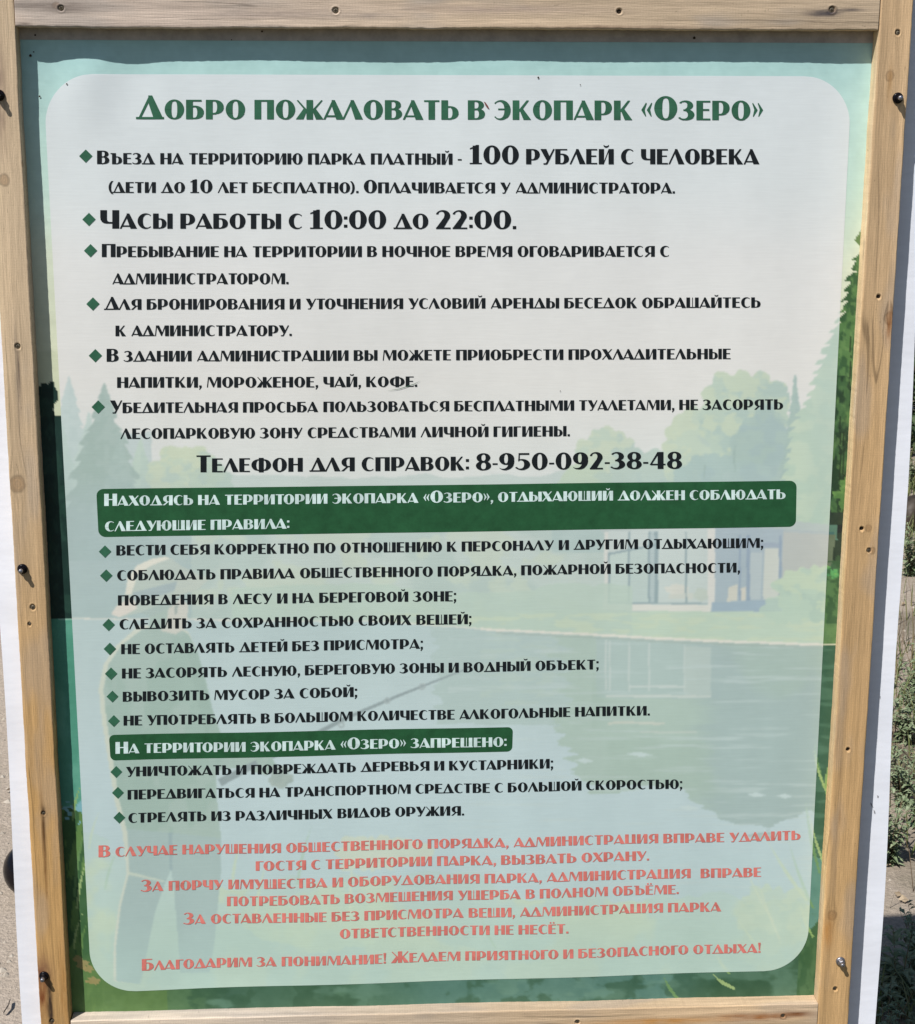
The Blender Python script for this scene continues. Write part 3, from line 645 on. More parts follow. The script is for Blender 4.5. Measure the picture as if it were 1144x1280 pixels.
# ------------------------------------------------------------------ lettering: a fat-and-thin deco alphabet drawn as polygons
t_, T_ = 0.09, 0.35
def Rr(x0, y0, x1, y1): return [(x0, y0), (x1, y0), (x1, y1), (x0, y1)]
def arc(cx, cy, rx, ry, ix, iy, jx, jy, a0, a1, n=18, e=2.0, ei=2.3):
    """strip between an outer and an inner (super)ellipse"""
    out = []
    def pt(x, y, a, b, th, ex):
        co, si = math.cos(th), math.sin(th)
        return (x + a * math.copysign(abs(co) ** (2 / ex), co), y + b * math.copysign(abs(si) ** (2 / ex), si))
    for i in range(n):
        u0 = math.radians(a0 + (a1 - a0) * i / n); u1 = math.radians(a0 + (a1 - a0) * (i + 1) / n)
        out.append([pt(cx, cy, rx, ry, u0, e), pt(cx, cy, rx, ry, u1, e), pt(ix, iy, jx, jy, u1, ei), pt(ix, iy, jx, jy, u0, ei)])
    return out
def mirror(ps, w): return [[(w - x, y) for x, y in p][::-1] for p in ps]
def shift(ps, dx, dy=0, s=1): return [[(x * s + dx, y * s + dy) for x, y in p] for p in ps]
def ring(cx, rx, jx): return arc(cx, .5, rx, .515, cx, .5, jx, .43, 0, 360, 36, 2.0, 2.7)
def bowl(y0, y1, x0=.35, w=.92, jx=.15, th=.08):
    cy = (y0 + y1) / 2; ry = (y1 - y0) / 2; cx = x0 + .08
    return [Rr(x0 - .01, y1 - th, cx, y1), Rr(x0 - .01, y0, cx, y0 + th)] + arc(cx, cy, w - cx, ry, cx, cy, jx, ry - th, -90, 90, 16, 2.15, 2.3)
stem = Rr(0, 0, T_, 1)
breve = arc(.5, 1.25, .19, .16, .5, 1.27, .13, .07, 180, 360, 10)
diagA = [[(0, 0), (.11, 0), (.545, .90), (.47, 1)], [(.43, 1), (.60, 1), (1.08, 0), (.67, 0), (.46, .62)]]
G = {}
G['О'] = (1.0, ring(.5, .5, .15)); G['С'] = (.86, arc(.5, .5, .5, .515, .60, .5, .27, .43, 48, 312, 26))
G['Э'] = (.86, mirror(arc(.5, .5, .5, .515, .60, .5, .27, .43, 44, 316, 26), .86) + [Rr(.2, .5, .56, .58)])
G['Р'] = (.92, [stem] + bowl(.25, 1)); G['Ь'] = (.90, [stem] + bowl(0, .70, w=.90)); G['Б'] = (.92, [stem, Rr(.34, .915, .80, 1)] + bowl(0, .70))
G['В'] = (.90, [stem] + bowl(.50, 1, w=.84, jx=.13) + bowl(0, .58, w=.90))
G['Я'] = (.96, mirror([stem] + bowl(.30, 1), .96) + [[(0, 0), (.20, 0), (.60, .38), (.44, .38)]])
G['П'] = (1.0, [stem, Rr(.65, 0, 1.0, 1), Rr(.34, .915, .66, 1)]); G['Н'] = (1.0, [stem, Rr(.65, 0, 1.0, 1), Rr(.34, .48, .66, .565)])
dI = [[(.34, .0), (.34, .17), (.66, 1), (.66, .83)]]
G['И'] = (1.0, [stem, Rr(.65, 0, 1.0, 1)] + dI); G['Й'] = (1.0, G['И'][1] + breve)
G['Т'] = (.80, [Rr(0, .915, .80, 1), Rr(.23, 0, .57, .92)]); G['Г'] = (.72, [stem, Rr(.34, .915, .72, 1)])
G['Е'] = (.74, [stem, Rr(.34, .915, .74, 1), Rr(.34, 0, .74, .085), Rr(.34, .49, .68, .575)]); G['Ё'] = (.74, G['Е'][1] + [Rr(.14, 1.1, .3, 1.25), Rr(.44, 1.1, .6, 1.25)])
G['А'] = (1.08, diagA + [Rr(.13, .13, .72, .215)]); G['Л'] = (1.08, diagA); G['Д'] = (1.16, shift(diagA, .06) + [Rr(-.02, 0, 1.16, .09)])
G['К'] = (.96, [stem, [(.34, .42), (.46, .46), (.86, 1), (.73, 1), (.34, .53)], [(.36, .50), (.52, .60), (.97, 0), (.57, 0)]])
G['Ж'] = (1.44, [Rr(.55, 0, .89, 1)] + [p for s in (0, 1) for p in (mirror if s else (lambda a, w: a))([[(.05, .97), (.12, 1.0), (.56, .52), (.56, .42), (.48, .46)], [(0, 0), (.40, 0), (.57, .42), (.50, .60), (.40, .55)]], 1.44)])
G['Х'] = (1.02, [[(.02, 1), (.42, 1), (1.02, 0), (.61, 0)], [(0, 0), (.12, 0), (.98, 1), (.86, 1)]])
G['У'] = (.96, [[(0, 1), (.40, 1), (.68, .38), (.49, .12)], [(.96, 1), (.85, 1), (.36, .06), (.30, .0), (.44, -.02), (.50, .06)], [(.2, -.02), (.2, .06), (.38, .07), (.42, -.02)]])
G['М'] = (1.28, [[(0, 0), (.09, 0), (.19, 1), (.10, 1)], [(.10, 1), (.38, 1), (.70, .30), (.60, .02), (.56, .02)], [(.56, .02), (.64, .02), (1.0, 1), (.90, 1)], Rr(.93, 0, 1.28, 1)])
G['Ш'] = (1.16, [stem, Rr(.81, 0, 1.16, 1), Rr(.545, .08, .615, 1), Rr(.34, 0, .82, .085)]); G['Щ'] = (1.20, G['Ш'][1] + [Rr(1.15, 0, 1.22, .085)])
G['Ц'] = (1.05, [stem, Rr(.65, 0, 1.0, 1), Rr(.34, 0, .66, .085), Rr(.99, -.0, 1.07, .085)])
G['Ч'] = (.96, [Rr(.61, 0, .96, 1), [(0, 1), (0, .6), (.02, .47), (.08, .37), (.18, .30), (.32, .27), (.62, .27), (.62, .36), (.46, .365), (.38, .40), (.345, .48), (.34, .6), (.34, 1)]])
three = arc(.34, .755, .40, .26, .26, .755, .17, .18, -80, 150, 20) + arc(.34, .275, .47, .29, .24, .275, .22, .20, -148, 82, 20) + [Rr(.22, .475, .42, .555)]
G['З'] = (.81, three)
G['Ф'] = (1.36, [Rr(.51, -.02, .85, 1.02)] + arc(.52, .5, .52, .42, .52, .5, .18, .34, 90, 270, 18, 2.1) + arc(.84, .5, .52, .42, .84, .5, .18, .34, -90, 90, 18, 2.1))
G['Ю'] = (1.38, [stem, Rr(.34, .46, .52, .545)] + ring(.92, .46, .13))
G['Ы'] = (1.22, [stem, Rr(.89, 0, 1.22, 1)] + bowl(0, .68, w=.84, jx=.12)); G['Ъ'] = (1.04, [Rr(0, .915, .2, 1)] + shift(G['Ь'][1], .14))
G['0'] = (.92, ring(.46, .46, .14)); G['1'] = (.66, [Rr(.16, .06, .50, 1), Rr(0, 0, .66, .07), [(0, .80), (.17, .84), (.17, .93), (.02, .87)], [(.16, .84), (.16, .93), (.36, 1.04), (.5, 1.04), (.5, .98)]])
G['2'] = (.78, arc(.36, .72, .38, .30, .28, .72, .16, .22, -8, 165, 18) + [[(.02, .07), (.40, .07), (.735, .64), (.735, .74), (.44, .74), (.40, .60)], Rr(0, 0, .76, .08)])
G['3'] = (.81, three); G['8'] = (.88, arc(.44, .74, .40, .275, .44, .75, .12, .19, 0, 360, 26) + arc(.44, .27, .44, .285, .44, .26, .14, .195, 0, 360, 26))
nine = arc(.44, .66, .44, .355, .40, .67, .11, .27, 0, 360, 28) + arc(.36, .5, .52, .51, .22, .52, .33, .44, -128, 20, 18)
G['9'] = (.90, nine); G['5'] = (.82, [Rr(.14, .90, .76, 1.0), [(.14, .92), (.21, .92), (.20, .56), (.12, .50)]] + arc(.34, .32, .47, .33, .24, .33, .22, .25, -148, 120, 22))
G['4'] = (.92, [[(0, .24), (.10, .24), (.50, .86), (.50, 1.0), (.45, 1)], Rr(.06, .22, .92, .30), Rr(.46, 0, .80, 1)])
G['.'] = (.22, [Rr(0, 0, .22, .2)]); G[','] = (.24, [Rr(.02, 0, .24, .2), [(.10, 0), (.24, 0), (.08, -.22), (.0, -.2)]]); G[':'] = (.22, [Rr(0, .08, .22, .28), Rr(0, .62, .22, .82)])
G[';'] = (.24, [Rr(.02, .62, .24, .82)] + G[','][1]); G['-'] = (.36, [Rr(0, .38, .36, .50)]); G['!'] = (.26, [Rr(.02, 0, .24, .2), [(.0, 1.12), (.26, 1.12), (.19, .3), (.08, .3)]])
G['('] = (.36, arc(.55, .5, .52, .68, .72, .5, .46, .66, 118, 242, 14)); G[')'] = (.36, mirror(G['('][1], .36))
chev = [[(.0, .52), (.25, .90), (.29, .86), (.18, .54)], [(.0, .52), (.18, .54), (.26, .20), (.22, .18)]]
G['«'] = (.58, chev + shift(chev, .29)); G['»'] = (.58, mirror(G['«'][1], .58))
TRI = set('АЛДХУЖ')
def layout(text, cap=1.22, dig=1.22):
    """polygons in units of the small-capital height, and the total width"""
    x = 0; polys = []; prev = ''
    for ch in text:
        if ch == ' ': x += .48; prev = ' '; continue
        up = ch.upper(); w, ps = G[up]
        s = cap if (ch != ch.lower() and up in G) else dig if ch.isdigit() else 1.0
        kern = 0.10
        if up in 'АЛД' and prev in 'АЛД' and prev: kern = -.10
        elif up in TRI and prev in TRI and prev: kern = -.02
        elif (up in TRI or prev in TRI) and prev not in ('', ' '): kern = .03
        if prev == 'Т' and up in 'АЛДОС': kern = -.03
        if prev == 'Г' and up in 'АОЛ': kern = .0
        if prev in ('', ' '): kern = 0
        x += kern
        polys += [[(x + a * s, b * s) for a, b in p] for p in ps]
        x += w * s; prev = up
    return polys, x
def text_line(text, x0, y0, x1, y1, h0, h1, mat, label=None, cap=1.22, dig=1.22):
    """baseline from pixel (x0,y0) to (x1,y1); h = small-capital height in pixels at both ends"""
    P0, P1 = at(x0, y0), at(x1, y1); U0, U1 = at(x0, y0 - h0), at(x1, y1 - h1)
    polys, w = layout(text, cap, dig)
    V = []; Fc = []
    for i, p in enumerate(polys):
        b = len(V); lift = 0.00062 + 0.00003 * (i % 7)
        for a, q_ in p:
            s = a / w
            Q = P0 * (1 - s) + P1 * s; Uv = (U0 - P0) * (1 - s) + (U1 - P1) * s
            R_ = Q + Uv * q_
            V.append((R_[0], -float(ripple(R_[0], R_[2])) - lift, R_[2]))
        Fc.append(tuple(range(b, b + len(p))))
    o = build('text_line', V, Fc, mat, banner)
    o['label'] = label or 'printed line of lettering'
    return o
LG, LB, LW, LR = 'green title line', 'line of black lettering', 'white lettering on green bar', 'line of red lettering'
LINES = [
 ('Добро пожаловать в экопарк «Озеро»', 171, 148.8, 953, 150.3, 24.2, 24.2, M_GREEN, LG),
 ('Въезд на территорию парка платный -', 122, 205, 577, 205.6, 13.8, 13.8, M_BLACK, LB),
 ('100 рублей с человека', 587, 205, 948.5, 205.2, 18.9, 18.9, M_BLACK, LB),
 ('(дети до 10 лет бесплатно). Оплачивается у администратора.', 136, 240.8, 843, 241.6, 13.4, 13.4, M_BLACK, LB),
 ('Часы работы с 10:00 до 22:00.', 126, 285.5, 645, 286, 18.9, 18.9, M_BLACK, LB),
 ('Пребывание на территории в ночное время оговаривается с', 128, 321, 836, 320.5, 13.4, 13.4, M_BLACK, LB),
 ('администратором.', 141, 355, 361, 354.6, 13.5, 13.5, M_BLACK, LB),
 ('Для бронирования и уточнения условий аренды беседок обращайтесь', 131, 386.8, 950, 384, 13.2, 12.8, M_BLACK, LB),
 ('к администратору.', 145, 419.8, 365, 419.2, 13.2, 13.2, M_BLACK, LB),
 ('В здании администрации вы можете приобрести прохладительные', 134, 451.6, 912.5, 448.2, 13.2, 12.9, M_BLACK, LB),
 ('напитки, мороженое, чай, кофе.', 147, 484.2, 521.5, 482.8, 13.2, 12.8, M_BLACK, LB),
 ('Убедительная просьба пользоваться бесплатными туалетами, не засорять', 138, 515.8, 978, 511, 13, 12.6, M_BLACK, LB),
 ('лесопарковую зону средствами личной гигиены.', 151, 548, 712, 544.6, 13, 12.8, M_BLACK, LB),
 ('Телефон для справок: 8-950-092-38-48', 246, 589.6, 852, 585, 17.2, 17.2, M_BLACK, LB),
 ('Находясь на территории экопарка «Озеро», отдыхающий должен соблюдать', 131, 631.6, 981, 622.8, 12.4, 12, M_WHITE, LW),
 ('следующие правила:', 132, 663.4, 362, 659.8, 12.4, 12.4, M_WHITE, LW),
 ('вести себя корректно по отношению к персоналу и другим отдыхающим;', 146, 693.4, 953, 683.4, 12.6, 12, M_BLACK, LB),
 ('соблюдать правила общественного порядка, пожарной безопасности,', 147, 724.6, 924, 714.2, 12.6, 12, M_BLACK, LB),
 ('поведения в лесу и на береговой зоне;', 148, 755.8, 570, 750, 12.6, 12.4, M_BLACK, LB),
 ('следить за сохранностью своих вещей;', 150, 785.6, 589, 778.6, 12.5, 12.3, M_BLACK, LB),
 ('не оставлять детей без присмотра;', 152, 816.6, 528.5, 809.6, 12.4, 12.2, M_BLACK, LB),
 ('не засорять лесную, береговую зоны и водный объект;', 153, 847, 748, 835.6, 12.4, 12, M_BLACK, LB),
 ('вывозить мусор за собой;', 154, 876, 446.5, 869.8, 12.3, 12.2, M_BLACK, LB),
 ('не употреблять в большом количестве алкогольные напитки.', 155, 905.8, 811.7, 892.9, 12.2, 11.8, M_BLACK, LB),
 ('На территории экопарка «Озеро» запрещено:', 145, 941, 633, 931.7, 12, 11.8, M_WHITE, LW),
 ('уничтожать и повреждать деревья и кустарники;', 158, 969.4, 691, 959, 12, 11.8, M_BLACK, LB),
 ('передвигаться на транспортном средстве с большой скоростью;', 160, 998.2, 852, 984.2, 12, 11.6, M_BLACK, LB),
 ('стрелять из различных видов оружия.', 161, 1027.2, 580, 1017.8, 12, 11.8, M_BLACK, LB),
 ('В случае нарушения общественного порядка, администрация вправе удалить', 124, 1069.6, 1000, 1048.2, 12, 11.4, M_RED, LR),
 ('гостя с территории парка, вызвать охрану.', 320, 1086.8, 811, 1074.2, 11.9, 11.6, M_RED, LR),
 ('За порчу имущества и оборудования парка, администрация  вправе', 177, 1113, 950.5, 1093.8, 11.9, 11.5, M_RED, LR),
 ('потребовать возмещения ущерба в полном объёме.', 284, 1131.6, 848, 1116, 11.8, 11.5, M_RED, LR),
 ('За оставленные без присмотра вещи, администрация парка', 230, 1154.6, 901, 1137.4, 11.8, 11.5, M_RED, LR),
 ('ответственности не несёт.', 425, 1171.2, 710, 1164.4, 11.7, 11.6, M_RED, LR),
 ('Благодарим за понимание! Желаем приятного и безопасного отдыха!', 178, 1211.2, 950, 1188.8, 11.8, 11.2, M_RED, LR)]
for L_ in LINES: text_line(*L_)

def bar(quad, r_px):
    """green heading bar with round corners: pixel corners TL, TR, BR, BL"""
    TL, TR, BR, BL = [at(*q_) for q_ in quad]
    w = np.linalg.norm(TR - TL); h = np.linalg.norm(BL - TL); r = r_px * 0.00098
    t = np.concatenate([r / h * (1 - np.cos(np.linspace(0, np.pi / 2, 8))), [.5], 1 - r / h * (1 - np.cos(np.linspace(np.pi / 2, 0, 8)))])
    e = np.minimum(t, 1 - t) * h; kk = np.clip(1 - e / r, 0, 1); ins_ = ((1 - np.sqrt(1 - kk * kk)) * r / w)[:, None]
    s = ins_ + (1 - 2 * ins_) * np.linspace(0, 1, 160)[None]; tt_ = np.repeat(t[:, None], 160, 1)
    P = (TL * (1 - s)[..., None] + TR * s[..., None]) * (1 - tt_)[..., None] + (BL * (1 - s)[..., None] + BR * s[..., None]) * tt_[..., None]
    o = build('heading_bar', cloth(P[..., 0], P[..., 2], 0.00045).reshape(-1, 3), grid_faces(len(t), 160)[:, ::-1], M_BAR, banner, smooth=True)
    o['label'] = 'dark green rounded heading bar'
bar([(121, 610.5), (995, 600), (994, 657.5), (124, 670.5)], 9)
bar([(136.8, 917.5), (641, 907.5), (640, 938), (138.8, 949.4)], 7)
for x, y in ((108, 195), (112, 274), (114, 313), (117, 379.5), (120, 444), (123.5, 508), (132, 688.5), (133.5, 718.5), (136.5, 780), (138, 810), (139.5, 841), (141.2, 869.5), (143, 900), (146, 963.5), (148, 989.5), (149.8, 1020.5)):
    r = 8.3 if y < 600 else 7.8 if y < 850 else 7.4
    ps = [at(x + a, y + b) for a, b in ((-r, 0.1), (0, -r), (r, -.1), (0, r))]
    build('bullet', [(p[0], -float(ripple(p[0], p[2])) - .0007, p[2]) for p in ps], [(0, 3, 2, 1)], M_GREEN, banner)
# specks and scratches stuck to the print
def fleck(pts, mat):
    ps = [at(*p) for p in pts]
    build('fleck', [(p[0], -float(ripple(p[0], p[2])) - .0012, p[2]) for p in ps], [tuple(range(len(ps)))[::-1]], mat, banner)
fleck([(604.5, 127), (606.5, 128), (609.5, 132), (611.5, 136), (609, 135), (606, 130.5)], M_FLECK)
for x, y, r in ((39, 69.5, 1.8), (43, 65, .9), (84.5, 105, 1.0), (50.5, 120.5, 1.2), (672.5, 97, 1.2), (725, 106, .7), (700, 488, .6), (45, 44, 1.2), (867, 47.5, 1.8), (290, 50, .8), (328, 39.5, 1.3)):
    fleck([(x + r * math.cos(a) * (1 + .3 * math.sin(3 * a)), y + r * math.sin(a)) for a in [i * math.pi / 4 for i in range(8)]], M_DARK)
fleck([(483, 488), (500, 485), (518, 479), (526, 475), (518, 479.7), (500, 485.7)], M_GREEN)

# scuffs on the white panel
for pts in ([(1088, 1003), (1090, 1005), (1092, 1009.5), (1090.5, 1009), (1088.6, 1006)], [(1092, 1012), (1094, 1014), (1094.5, 1017), (1092.6, 1016.5)], [(1096.5, 994), (1098.5, 995), (1098, 997.5), (1096.8, 997)], [(1100, 870), (1100.8, 870), (1100.6, 874), (1100, 873)]):
    ps = [at(*p_, 0.0055) for p_ in pts]
    build('scuff', [tuple(p_) for p_ in ps], [tuple(range(len(ps)))[::-1]], M_SCUFF, board)
# ------------------------------------------------------------------ bolts and screws
def disc_ring(c, r0, r1, y0, y1, n, ph=0):
    a = [(c[0] + r0 * math.cos(ph + 2 * math.pi * i / n), y0, c[2] + r0 * math.sin(ph + 2 * math.pi * i / n)) for i in range(n)]
    b = [(c[0] + r1 * math.cos(ph + 2 * math.pi * i / n), y1, c[2] + r1 * math.sin(ph + 2 * math.pi * i / n)) for i in range(n)]
    return a, b
def lathe(name, c, prof, mat, parent, n=24, ph=0, smooth=True, cap=True):
    """prof: list of (radius, y); c = centre on the board"""
    V = []; Fc = []
    for r, y in prof:
        V += [(c[0] + r * math.cos(ph + 2 * math.pi * i / n), y, c[2] + r * math.sin(ph + 2 * math.pi * i / n)) for i in range(n)]
    for k in range(len(prof) - 1):
        for i in range(n):
            j = (i + 1) % n; Fc.append((k * n + i, k * n + j, (k + 1) * n + j, (k + 1) * n + i))
    if cap: Fc.append(tuple((len(prof) - 1) * n + i for i in range(n)))
    o = build(name, V, Fc, mat, parent, smooth=smooth)
    return o
def bolt(px, py, ph, dark=True, s=1.0):
    c = at(px, py, -D - 0.004)
    b = lathe('bolt', c, [(.0062 * s, -D + .001), (.0064 * s, -D - .0012), (.0058 * s, -D - .0026), (.0050 * s, -D - .0030)], M_RUBBER if dark else M_STEEL, board)
    b['label'] = 'bolt with black washer' if dark else 'bolt with grey washer'
    lathe('hex_head', c, [(.0044 * s, -D - .0024), (.0044 * s, -D - .0075), (.0038 * s, -D - .0082)], M_RUBBER if dark else M_STEEL, b, 6, ph, False)
    lathe('bolt_tip', c, [(.0026 * s, -D - .0078), (.0026 * s, -D - .0128), (.0020 * s, -D - .0134)], M_STEEL, b, 14)
for a in ((1123.5, 122.5, .2, True, 1.02), (27.5, 712, .5, True, 1.0), (54.5, 1221.5, .1, True, 1.0), (1051.5, 1203, .3, False, 1.0), (-1.5, 119, .2, True, 1.0)): bolt(*a)
def screw(px, py, r=0.0032, dark=False):
    """countersunk cross-head screw sitting down in its hole"""
    c = at(px, py, -D); y = -D + (.0022 if dark else .0012)
    o = lathe('screw', c, [(r * .98, y + .0012), (r * .90, y), (r * .7, y - .0003)], M_DARK if dark else M_SCREW, board, 18, random.random(), True)
    a = random.random() * 3
    for k in (0, 1):
        dx, dz = math.cos(a + k * math.pi / 2), math.sin(a + k * math.pi / 2); w = r * .14; l = r * .55
        V = [(c[0] + sx * dx * l - sz * dz * w, y - .0004 - .00003 * k, c[2] + sx * dz * l + sz * dx * w) for sx, sz in ((-1, -1), (1, -1), (1, 1), (-1, 1))]
        build('screw_slot', V, [(0, 1, 2, 3)], M_DARK, o)
for a in SCREWS: screw(*a)
# ------------------------------------------------------------------ things on the ground behind
def gz(x, y): return float(ground_height(np.array([x]), np.array([y]))[0])
p = on_ground(41, 1114); R_ = 0.060
V = []; Fc = []; nu, nv = 40, 24
for j in range(nv + 1):
    th = math.pi * j / nv
    for i in range(nu):
        a = 2 * math.pi * i / nu; k = 1 + .012 * math.sin(5 * a) * math.sin(th)
        V.append((R_ * math.sin(th) * math.cos(a) * k, R_ * math.sin(th) * math.sin(a) * k, R_ * .98 * math.cos(th)))
for j in range(nv):
    for i in range(nu): Fc.append((j * nu + i, (j + 1) * nu + i, (j + 1) * nu + (i + 1) % nu, j * nu + (i + 1) % nu))
ball = build('black_ball', V, Fc, M_RUBBER, smooth=True); ball.location = (p[0], p[1], gz(p[0], p[1]) + R_ * .95)
tag(ball, 'glossy black ball on the sand, half hidden behind the white panel', 'ball')

def leaf_quads(base, direction, length, width, droop=.3):
    d = Vector(direction).normalized(); up = Vector((0, 0, 1)); s = d.cross(up)
    if s.length < 1e-3: s = Vector((1, 0, 0))
    s.normalize(); b = Vector(base); nrm = s.cross(d)
    m = b + d * length * .5 + nrm * length * .06; e = b + d * length - up * length * droop
    return [b, m + s * width * .5 + nrm * width * .2, e, m - s * width * .5 + nrm * width * .2, m - nrm * width * .05]
def weed_mesh(seed, h, nst, leaf, mat_leaf):
    r = random.Random(seed); V = []; Fl = []; SV = []; SF = []
    for s in range(nst):
        az = r.random() * 2 * math.pi; lean = r.uniform(.1, .75); hh = h * r.uniform(.55, 1.05)
        pts = []
        for k in range(8):
            t = k / 7; pts.append(Vector((math.cos(az) * lean * hh * t ** 1.3, math.sin(az) * lean * hh * t ** 1.3, hh * t * (1 - .25 * lean * t))))
        for k in range(7):
            b = len(SV); w = .0022 * (1 - k / 9)
            for q_ in (pts[k], pts[k + 1]):
                SV += [q_ + Vector((w * math.cos(a), w * math.sin(a), 0)) for a in (0, 2.1, 4.2)]
            for i in range(3): SF.append((b + i, b + (i + 1) % 3, b + 3 + (i + 1) % 3, b + 3 + i))
        for k in range(1, 8):
            for m in range(4):
                a = r.random() * 2 * math.pi; el = r.uniform(-.1, .9)
                L = leaf * r.uniform(.6, 1.2) * (1.15 - .4 * k / 7)
                q_ = pts[k - 1].lerp(pts[k], r.random()); b = len(V)
                V += leaf_quads(q_, (math.cos(a) * math.cos(el), math.sin(a) * math.cos(el), math.sin(el)), L, L * r.uniform(.3, .48), r.uniform(0, .4))
                Fl += [(b, b + 1, b + 4), (b + 1, b + 2, b + 4), (b + 2, b + 3, b + 4), (b + 3, b, b + 4)]
    return SV, SF, V, Fl
protos = []
for i in range(3):
    SV, SF, V, Fl = weed_mesh(20 + i, (.30, .22, .26)[i], (13, 16, 11)[i], (.042, .034, .05)[i], M_LEAF)
    root = empty('weed_plant'); build('stem', SV, SF, M_DRY, root); build('leaves', V, Fl, M_LEAF, root)
    protos.append(root)
wl = 'sunlit leafy green weed on the soil just beyond the board shadow'
spots = [(1138, 880), (1152, 905), (1131, 925), (1160, 985), (1128, 1010), (1150, 1035), (1112, 1082), (1215, 900), (1240, 985), (1290, 930), (1150, 1215), (1122, 1262), (1190, 1250), (1160, 1320), (1270, 1090), (1330, 1010), (1300, 800), (1380, 900), (1105, 1335), (1143, 610), (1160, 585), (1138, 720), (1175, 760), (1150, 860), (1190, 640)]
for i, (px, py) in enumerate(spots):
    P = on_ground(px, py); src = protos[i % 3]
    if i < 3: r_ = src
    else:
        r_ = src.copy(); col.objects.link(r_)
        for ch in list(src.children):
            c2 = ch.copy(); col.objects.link(c2); c2.parent = r_
    s = random.uniform(.55, .85); r_.scale = (s, s, s * random.uniform(.7, 1)); r_.rotation_euler = (0, 0, random.random() * 6.28)
    r_.location = (P[0], P[1], gz(P[0], P[1]) - .004)
    tag(r_, 'low leafy weed growing in the dark shadow the board throws' if py >= 1190 else 'small leafy weed near the fallen log' if py < 770 else wl, 'weed', 'leafy weeds behind the board')

# uncountable ground cover
def blades(name, n, region, hmin, hmax, w, mat, label, cat, lean=.5, dens=None):
    V = []; Fc = []; r = random.Random(hash(name) % 1000 if False else len(name) * 7 + n)
    i = 0; tries = 0
    while i < n and tries < n * 8:
        tries += 1
        x = r.uniform(region[0], region[1]); y = r.uniform(region[2], region[3])
        if dens and r.random() > dens(x, y): continue
        i += 1
        h = r.uniform(hmin, hmax); a = r.random() * 6.283; l = r.uniform(.05, lean) * h; z = gz0[min(len(gy) - 1, 0)] if False else 0
        b = len(V); dx, dy = math.cos(a), math.sin(a); sx, sy = -dy * w, dx * w; zz = -.008
        V += [(x - sx, y - sy, zz), (x + sx, y + sy, zz), (x + dx * l * .4 + sx * .7, y + dy * l * .4 + sy * .7, h * .6), (x + dx * l * .4 - sx * .7, y + dy * l * .4 - sy * .7, h * .6), (x + dx * l, y + dy * l, h)]
        Fc += [(b, b + 1, b + 2, b + 3), (b + 3, b + 2, b + 4)]
    return tag(build(name, V, Fc, mat), label, cat, kind='stuff')
patch = lambda x, y: float(np.clip((fbm(np.array([x * 1.7]), np.array([y * 1.7]), 131, 2)[0] - .42) * 5, .04, 1))
blades('grass', 26000, (.7, 5.5, .3, 13.0), .03, .13, .0026, M_GRASS, 'sparse short green and yellow grass behind the board', 'grass', .8, patch)
blades('dry_stalks', 1100, (.55, 3.2, .35, 3.2), .05, .24, .0013, M_DRY, 'thin dry brown stalks standing among the weeds', 'stalks', .7, patch)
V = []; Fc = []
for i in range(7600):                                                 # pebbles and crumbs of soil
    left = i < 2600 or i >= 5200
    x = random.uniform(-1.7, -.5) if i >= 5200 else random.uniform(-2.2, -.25) if left else random.uniform(.5, 3.4); y = random.uniform(.1, 5.5); r = random.choice((.0022, .003, .004, .006)) * random.uniform(.6, 1.4) * (1.9 if random.random() < .12 else 1)
    z = gz(x, y); b = len(V); a0 = random.random() * 6
    V += [(x + r * math.cos(a0 + k * 1.257) * random.uniform(.7, 1.2), y + r * math.sin(a0 + k * 1.257) * random.uniform(.7, 1.2), z) for k in range(5)] + [(x, y, z + r * random.uniform(.5, .9))]
    Fc += [(b + k, b + (k + 1) % 5, b + 5) for k in range(5)]
LV = []; LF = []
for i in range(2600):                                                 # fallen leaves and chips lying about
    x = random.uniform(.5, 4.2) if i % 6 else random.uniform(-2, -.5); y = random.uniform(.2, 7); a = random.random() * 6.28; L = random.uniform(.008, .026); z = gz(x, y) + random.uniform(.003, .012); b = len(LV); w = L * random.uniform(.2, .5)
    LV += [(x, y, z), (x + L * .5 * math.cos(a) - w * math.sin(a), y + L * .5 * math.sin(a) + w * math.cos(a), z + random.uniform(0, .008)), (x + L * math.cos(a), y + L * math.sin(a), z + random.uniform(-.002, .008)), (x + L * .5 * math.cos(a) + w * math.sin(a), y + L * .5 * math.sin(a) - w * math.cos(a), z)]
    LF.append((b, b + 1, b + 2, b + 3))
tag(build('leaf_litter', LV, LF, M_LITTER), 'dry brown leaf litter strewn between the weeds', 'litter', kind='stuff')
tag(build('gravel', V, Fc, M_STONE), 'small pale pebbles scattered over the sandy soil', 'gravel', kind='stuff')
def twig(name, pts, r, mat, label, cat):
    V = []; Fc = []
    for k, p_ in enumerate(pts):
        V += [(p_[0] + r * .6 * math.cos(a), p_[1] + r * .6 * math.sin(a), p_[2] + r * math.sin(a * 1.0 + 1) ) for a in (0, 1.57, 3.14, 4.71)]
    for k in range(len(pts) - 1):
        for i in range(4): Fc.append((k * 4 + i, k * 4 + (i + 1) % 4, k * 4 + 4 + (i + 1) % 4, k * 4 + 4 + i))
    Fc += [(0, 3, 2, 1), tuple(len(V) - 4 + i for i in range(4))]
    return tag(build(name, V, Fc, mat), label, cat)
a, b = on_ground(5, 1265, .006), on_ground(12.5, 1250, .006); m = (a + b) / 2 + np.array([.003, 0, .002])
twig('twig', [a, m, b], .003, M_BARK, 'short black twig lying on the pale sand', 'twig')
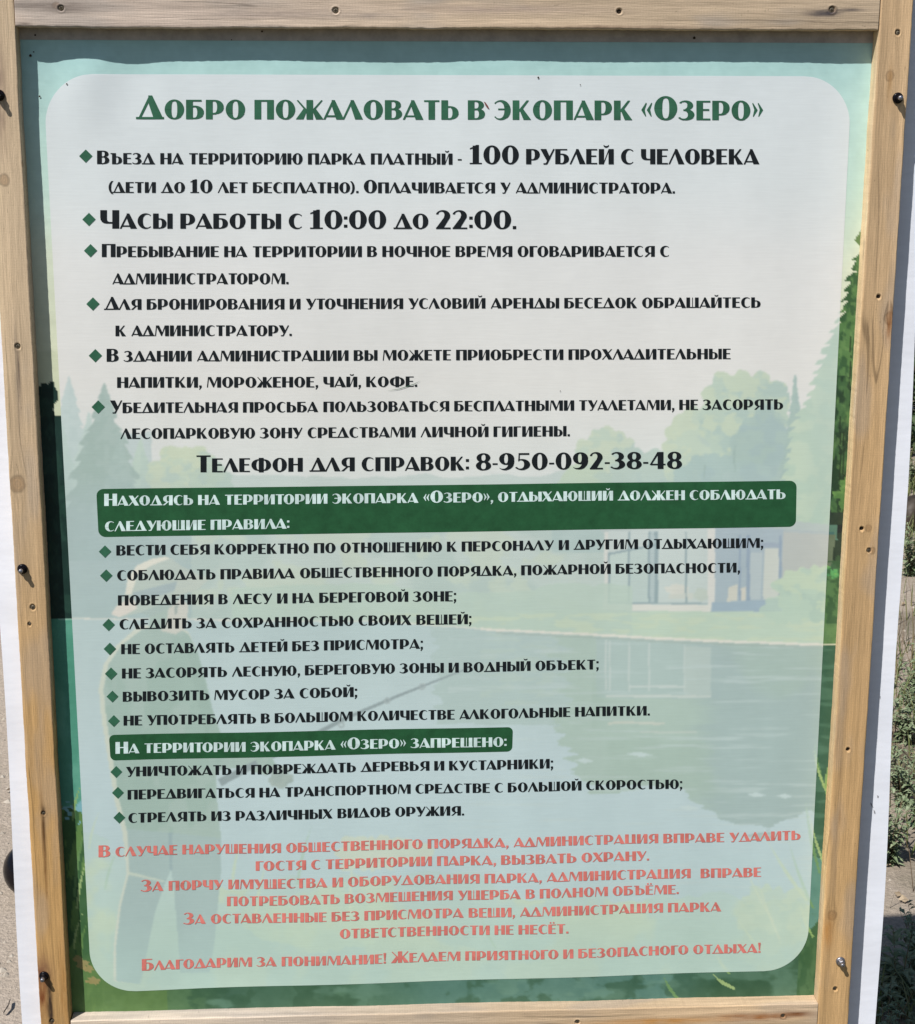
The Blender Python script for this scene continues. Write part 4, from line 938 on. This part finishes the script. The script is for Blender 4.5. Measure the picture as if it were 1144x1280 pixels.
# dark log and dark bushes further back
a, b = on_ground(1122, 662), on_ground(1240, 650)
n = 14; V = []; Fc = []
for k in range(n + 1):
    t = k / n; c = a * (1 - t) + b * t; r = .075 * (1 + .25 * math.sin(t * 9) * .5) * (.8 if k in (0, n) else 1)
    V += [(c[0] + .02 * math.sin(q_ * 3 + k), c[1] + r * math.cos(q_) * (1 + .1 * math.sin(3 * q_ + k)), r * .7 + r * math.sin(q_) * (1 + .1 * math.cos(2 * q_ + k))) for q_ in [i * 2 * math.pi / 12 for i in range(12)]]
for k in range(n):
    for i in range(12): Fc.append((k * 12 + i, k * 12 + (i + 1) % 12, k * 12 + 12 + (i + 1) % 12, k * 12 + 12 + i))
Fc += [tuple(range(12))[::-1], tuple(n * 12 + i for i in range(12))]
tag(build('fallen_log', V, Fc, M_BARK, smooth=True), 'dark fallen log lying on the ground beyond the weeds', 'log')
def bush(px, py, h, w, seed, label):
    P = on_ground(px, py); root = empty('bush', (P[0], P[1], -.02)); r = random.Random(seed)
    SV = []; SF = []; V = []; Fl = []
    for s in range(9):
        az = r.random() * 6.28; hh = h * r.uniform(.5, .9); q0 = Vector((0, 0, 0)); q1 = Vector((math.cos(az) * w * .5 * r.random(), math.sin(az) * w * .5 * r.random(), hh)); bb = len(SV)
        for q_, rr in ((q0, .018), (q1, .006)): SV += [q_ + Vector((rr * math.cos(a), rr * math.sin(a), 0)) for a in (0, 1.57, 3.14, 4.71)]
        for i in range(4): SF.append((bb + i, bb + (i + 1) % 4, bb + 4 + (i + 1) % 4, bb + 4 + i))
    clumps = [(Vector((r.uniform(-1, 1) * w * .42, r.uniform(-1, 1) * w * .42, h * r.uniform(.12, .85))), r.uniform(.16, .30) * h) for _ in range(22)]
    for c_, cr in clumps:
        for _ in range(150):
            d = Vector((r.gauss(0, 1), r.gauss(0, 1), r.gauss(0, 1))).normalized(); q_ = c_ + d * cr * r.uniform(.55, 1.05); bb = len(V)
            L = r.uniform(.05, .10); V += leaf_quads(q_, (d.x + r.uniform(-.5, .5), d.y + r.uniform(-.5, .5), d.z + r.uniform(-.3, .5)), L, L * .5, .2)
            Fl += [(bb, bb + 1, bb + 4), (bb + 1, bb + 2, bb + 4), (bb + 2, bb + 3, bb + 4), (bb + 3, bb, bb + 4)]
    build('stem', SV, SF, M_BARK, root); build('leaves', V, Fl, M_BUSH, root)
    tag(root, label, 'bush')
bush(1185, 548, 1.1, 1.2, 5, 'dark green bush beyond the fallen log, the nearer of the two bushes')
bush(1320, 470, 1.6, 1.9, 8, 'large dark green bush standing behind the smaller bush')
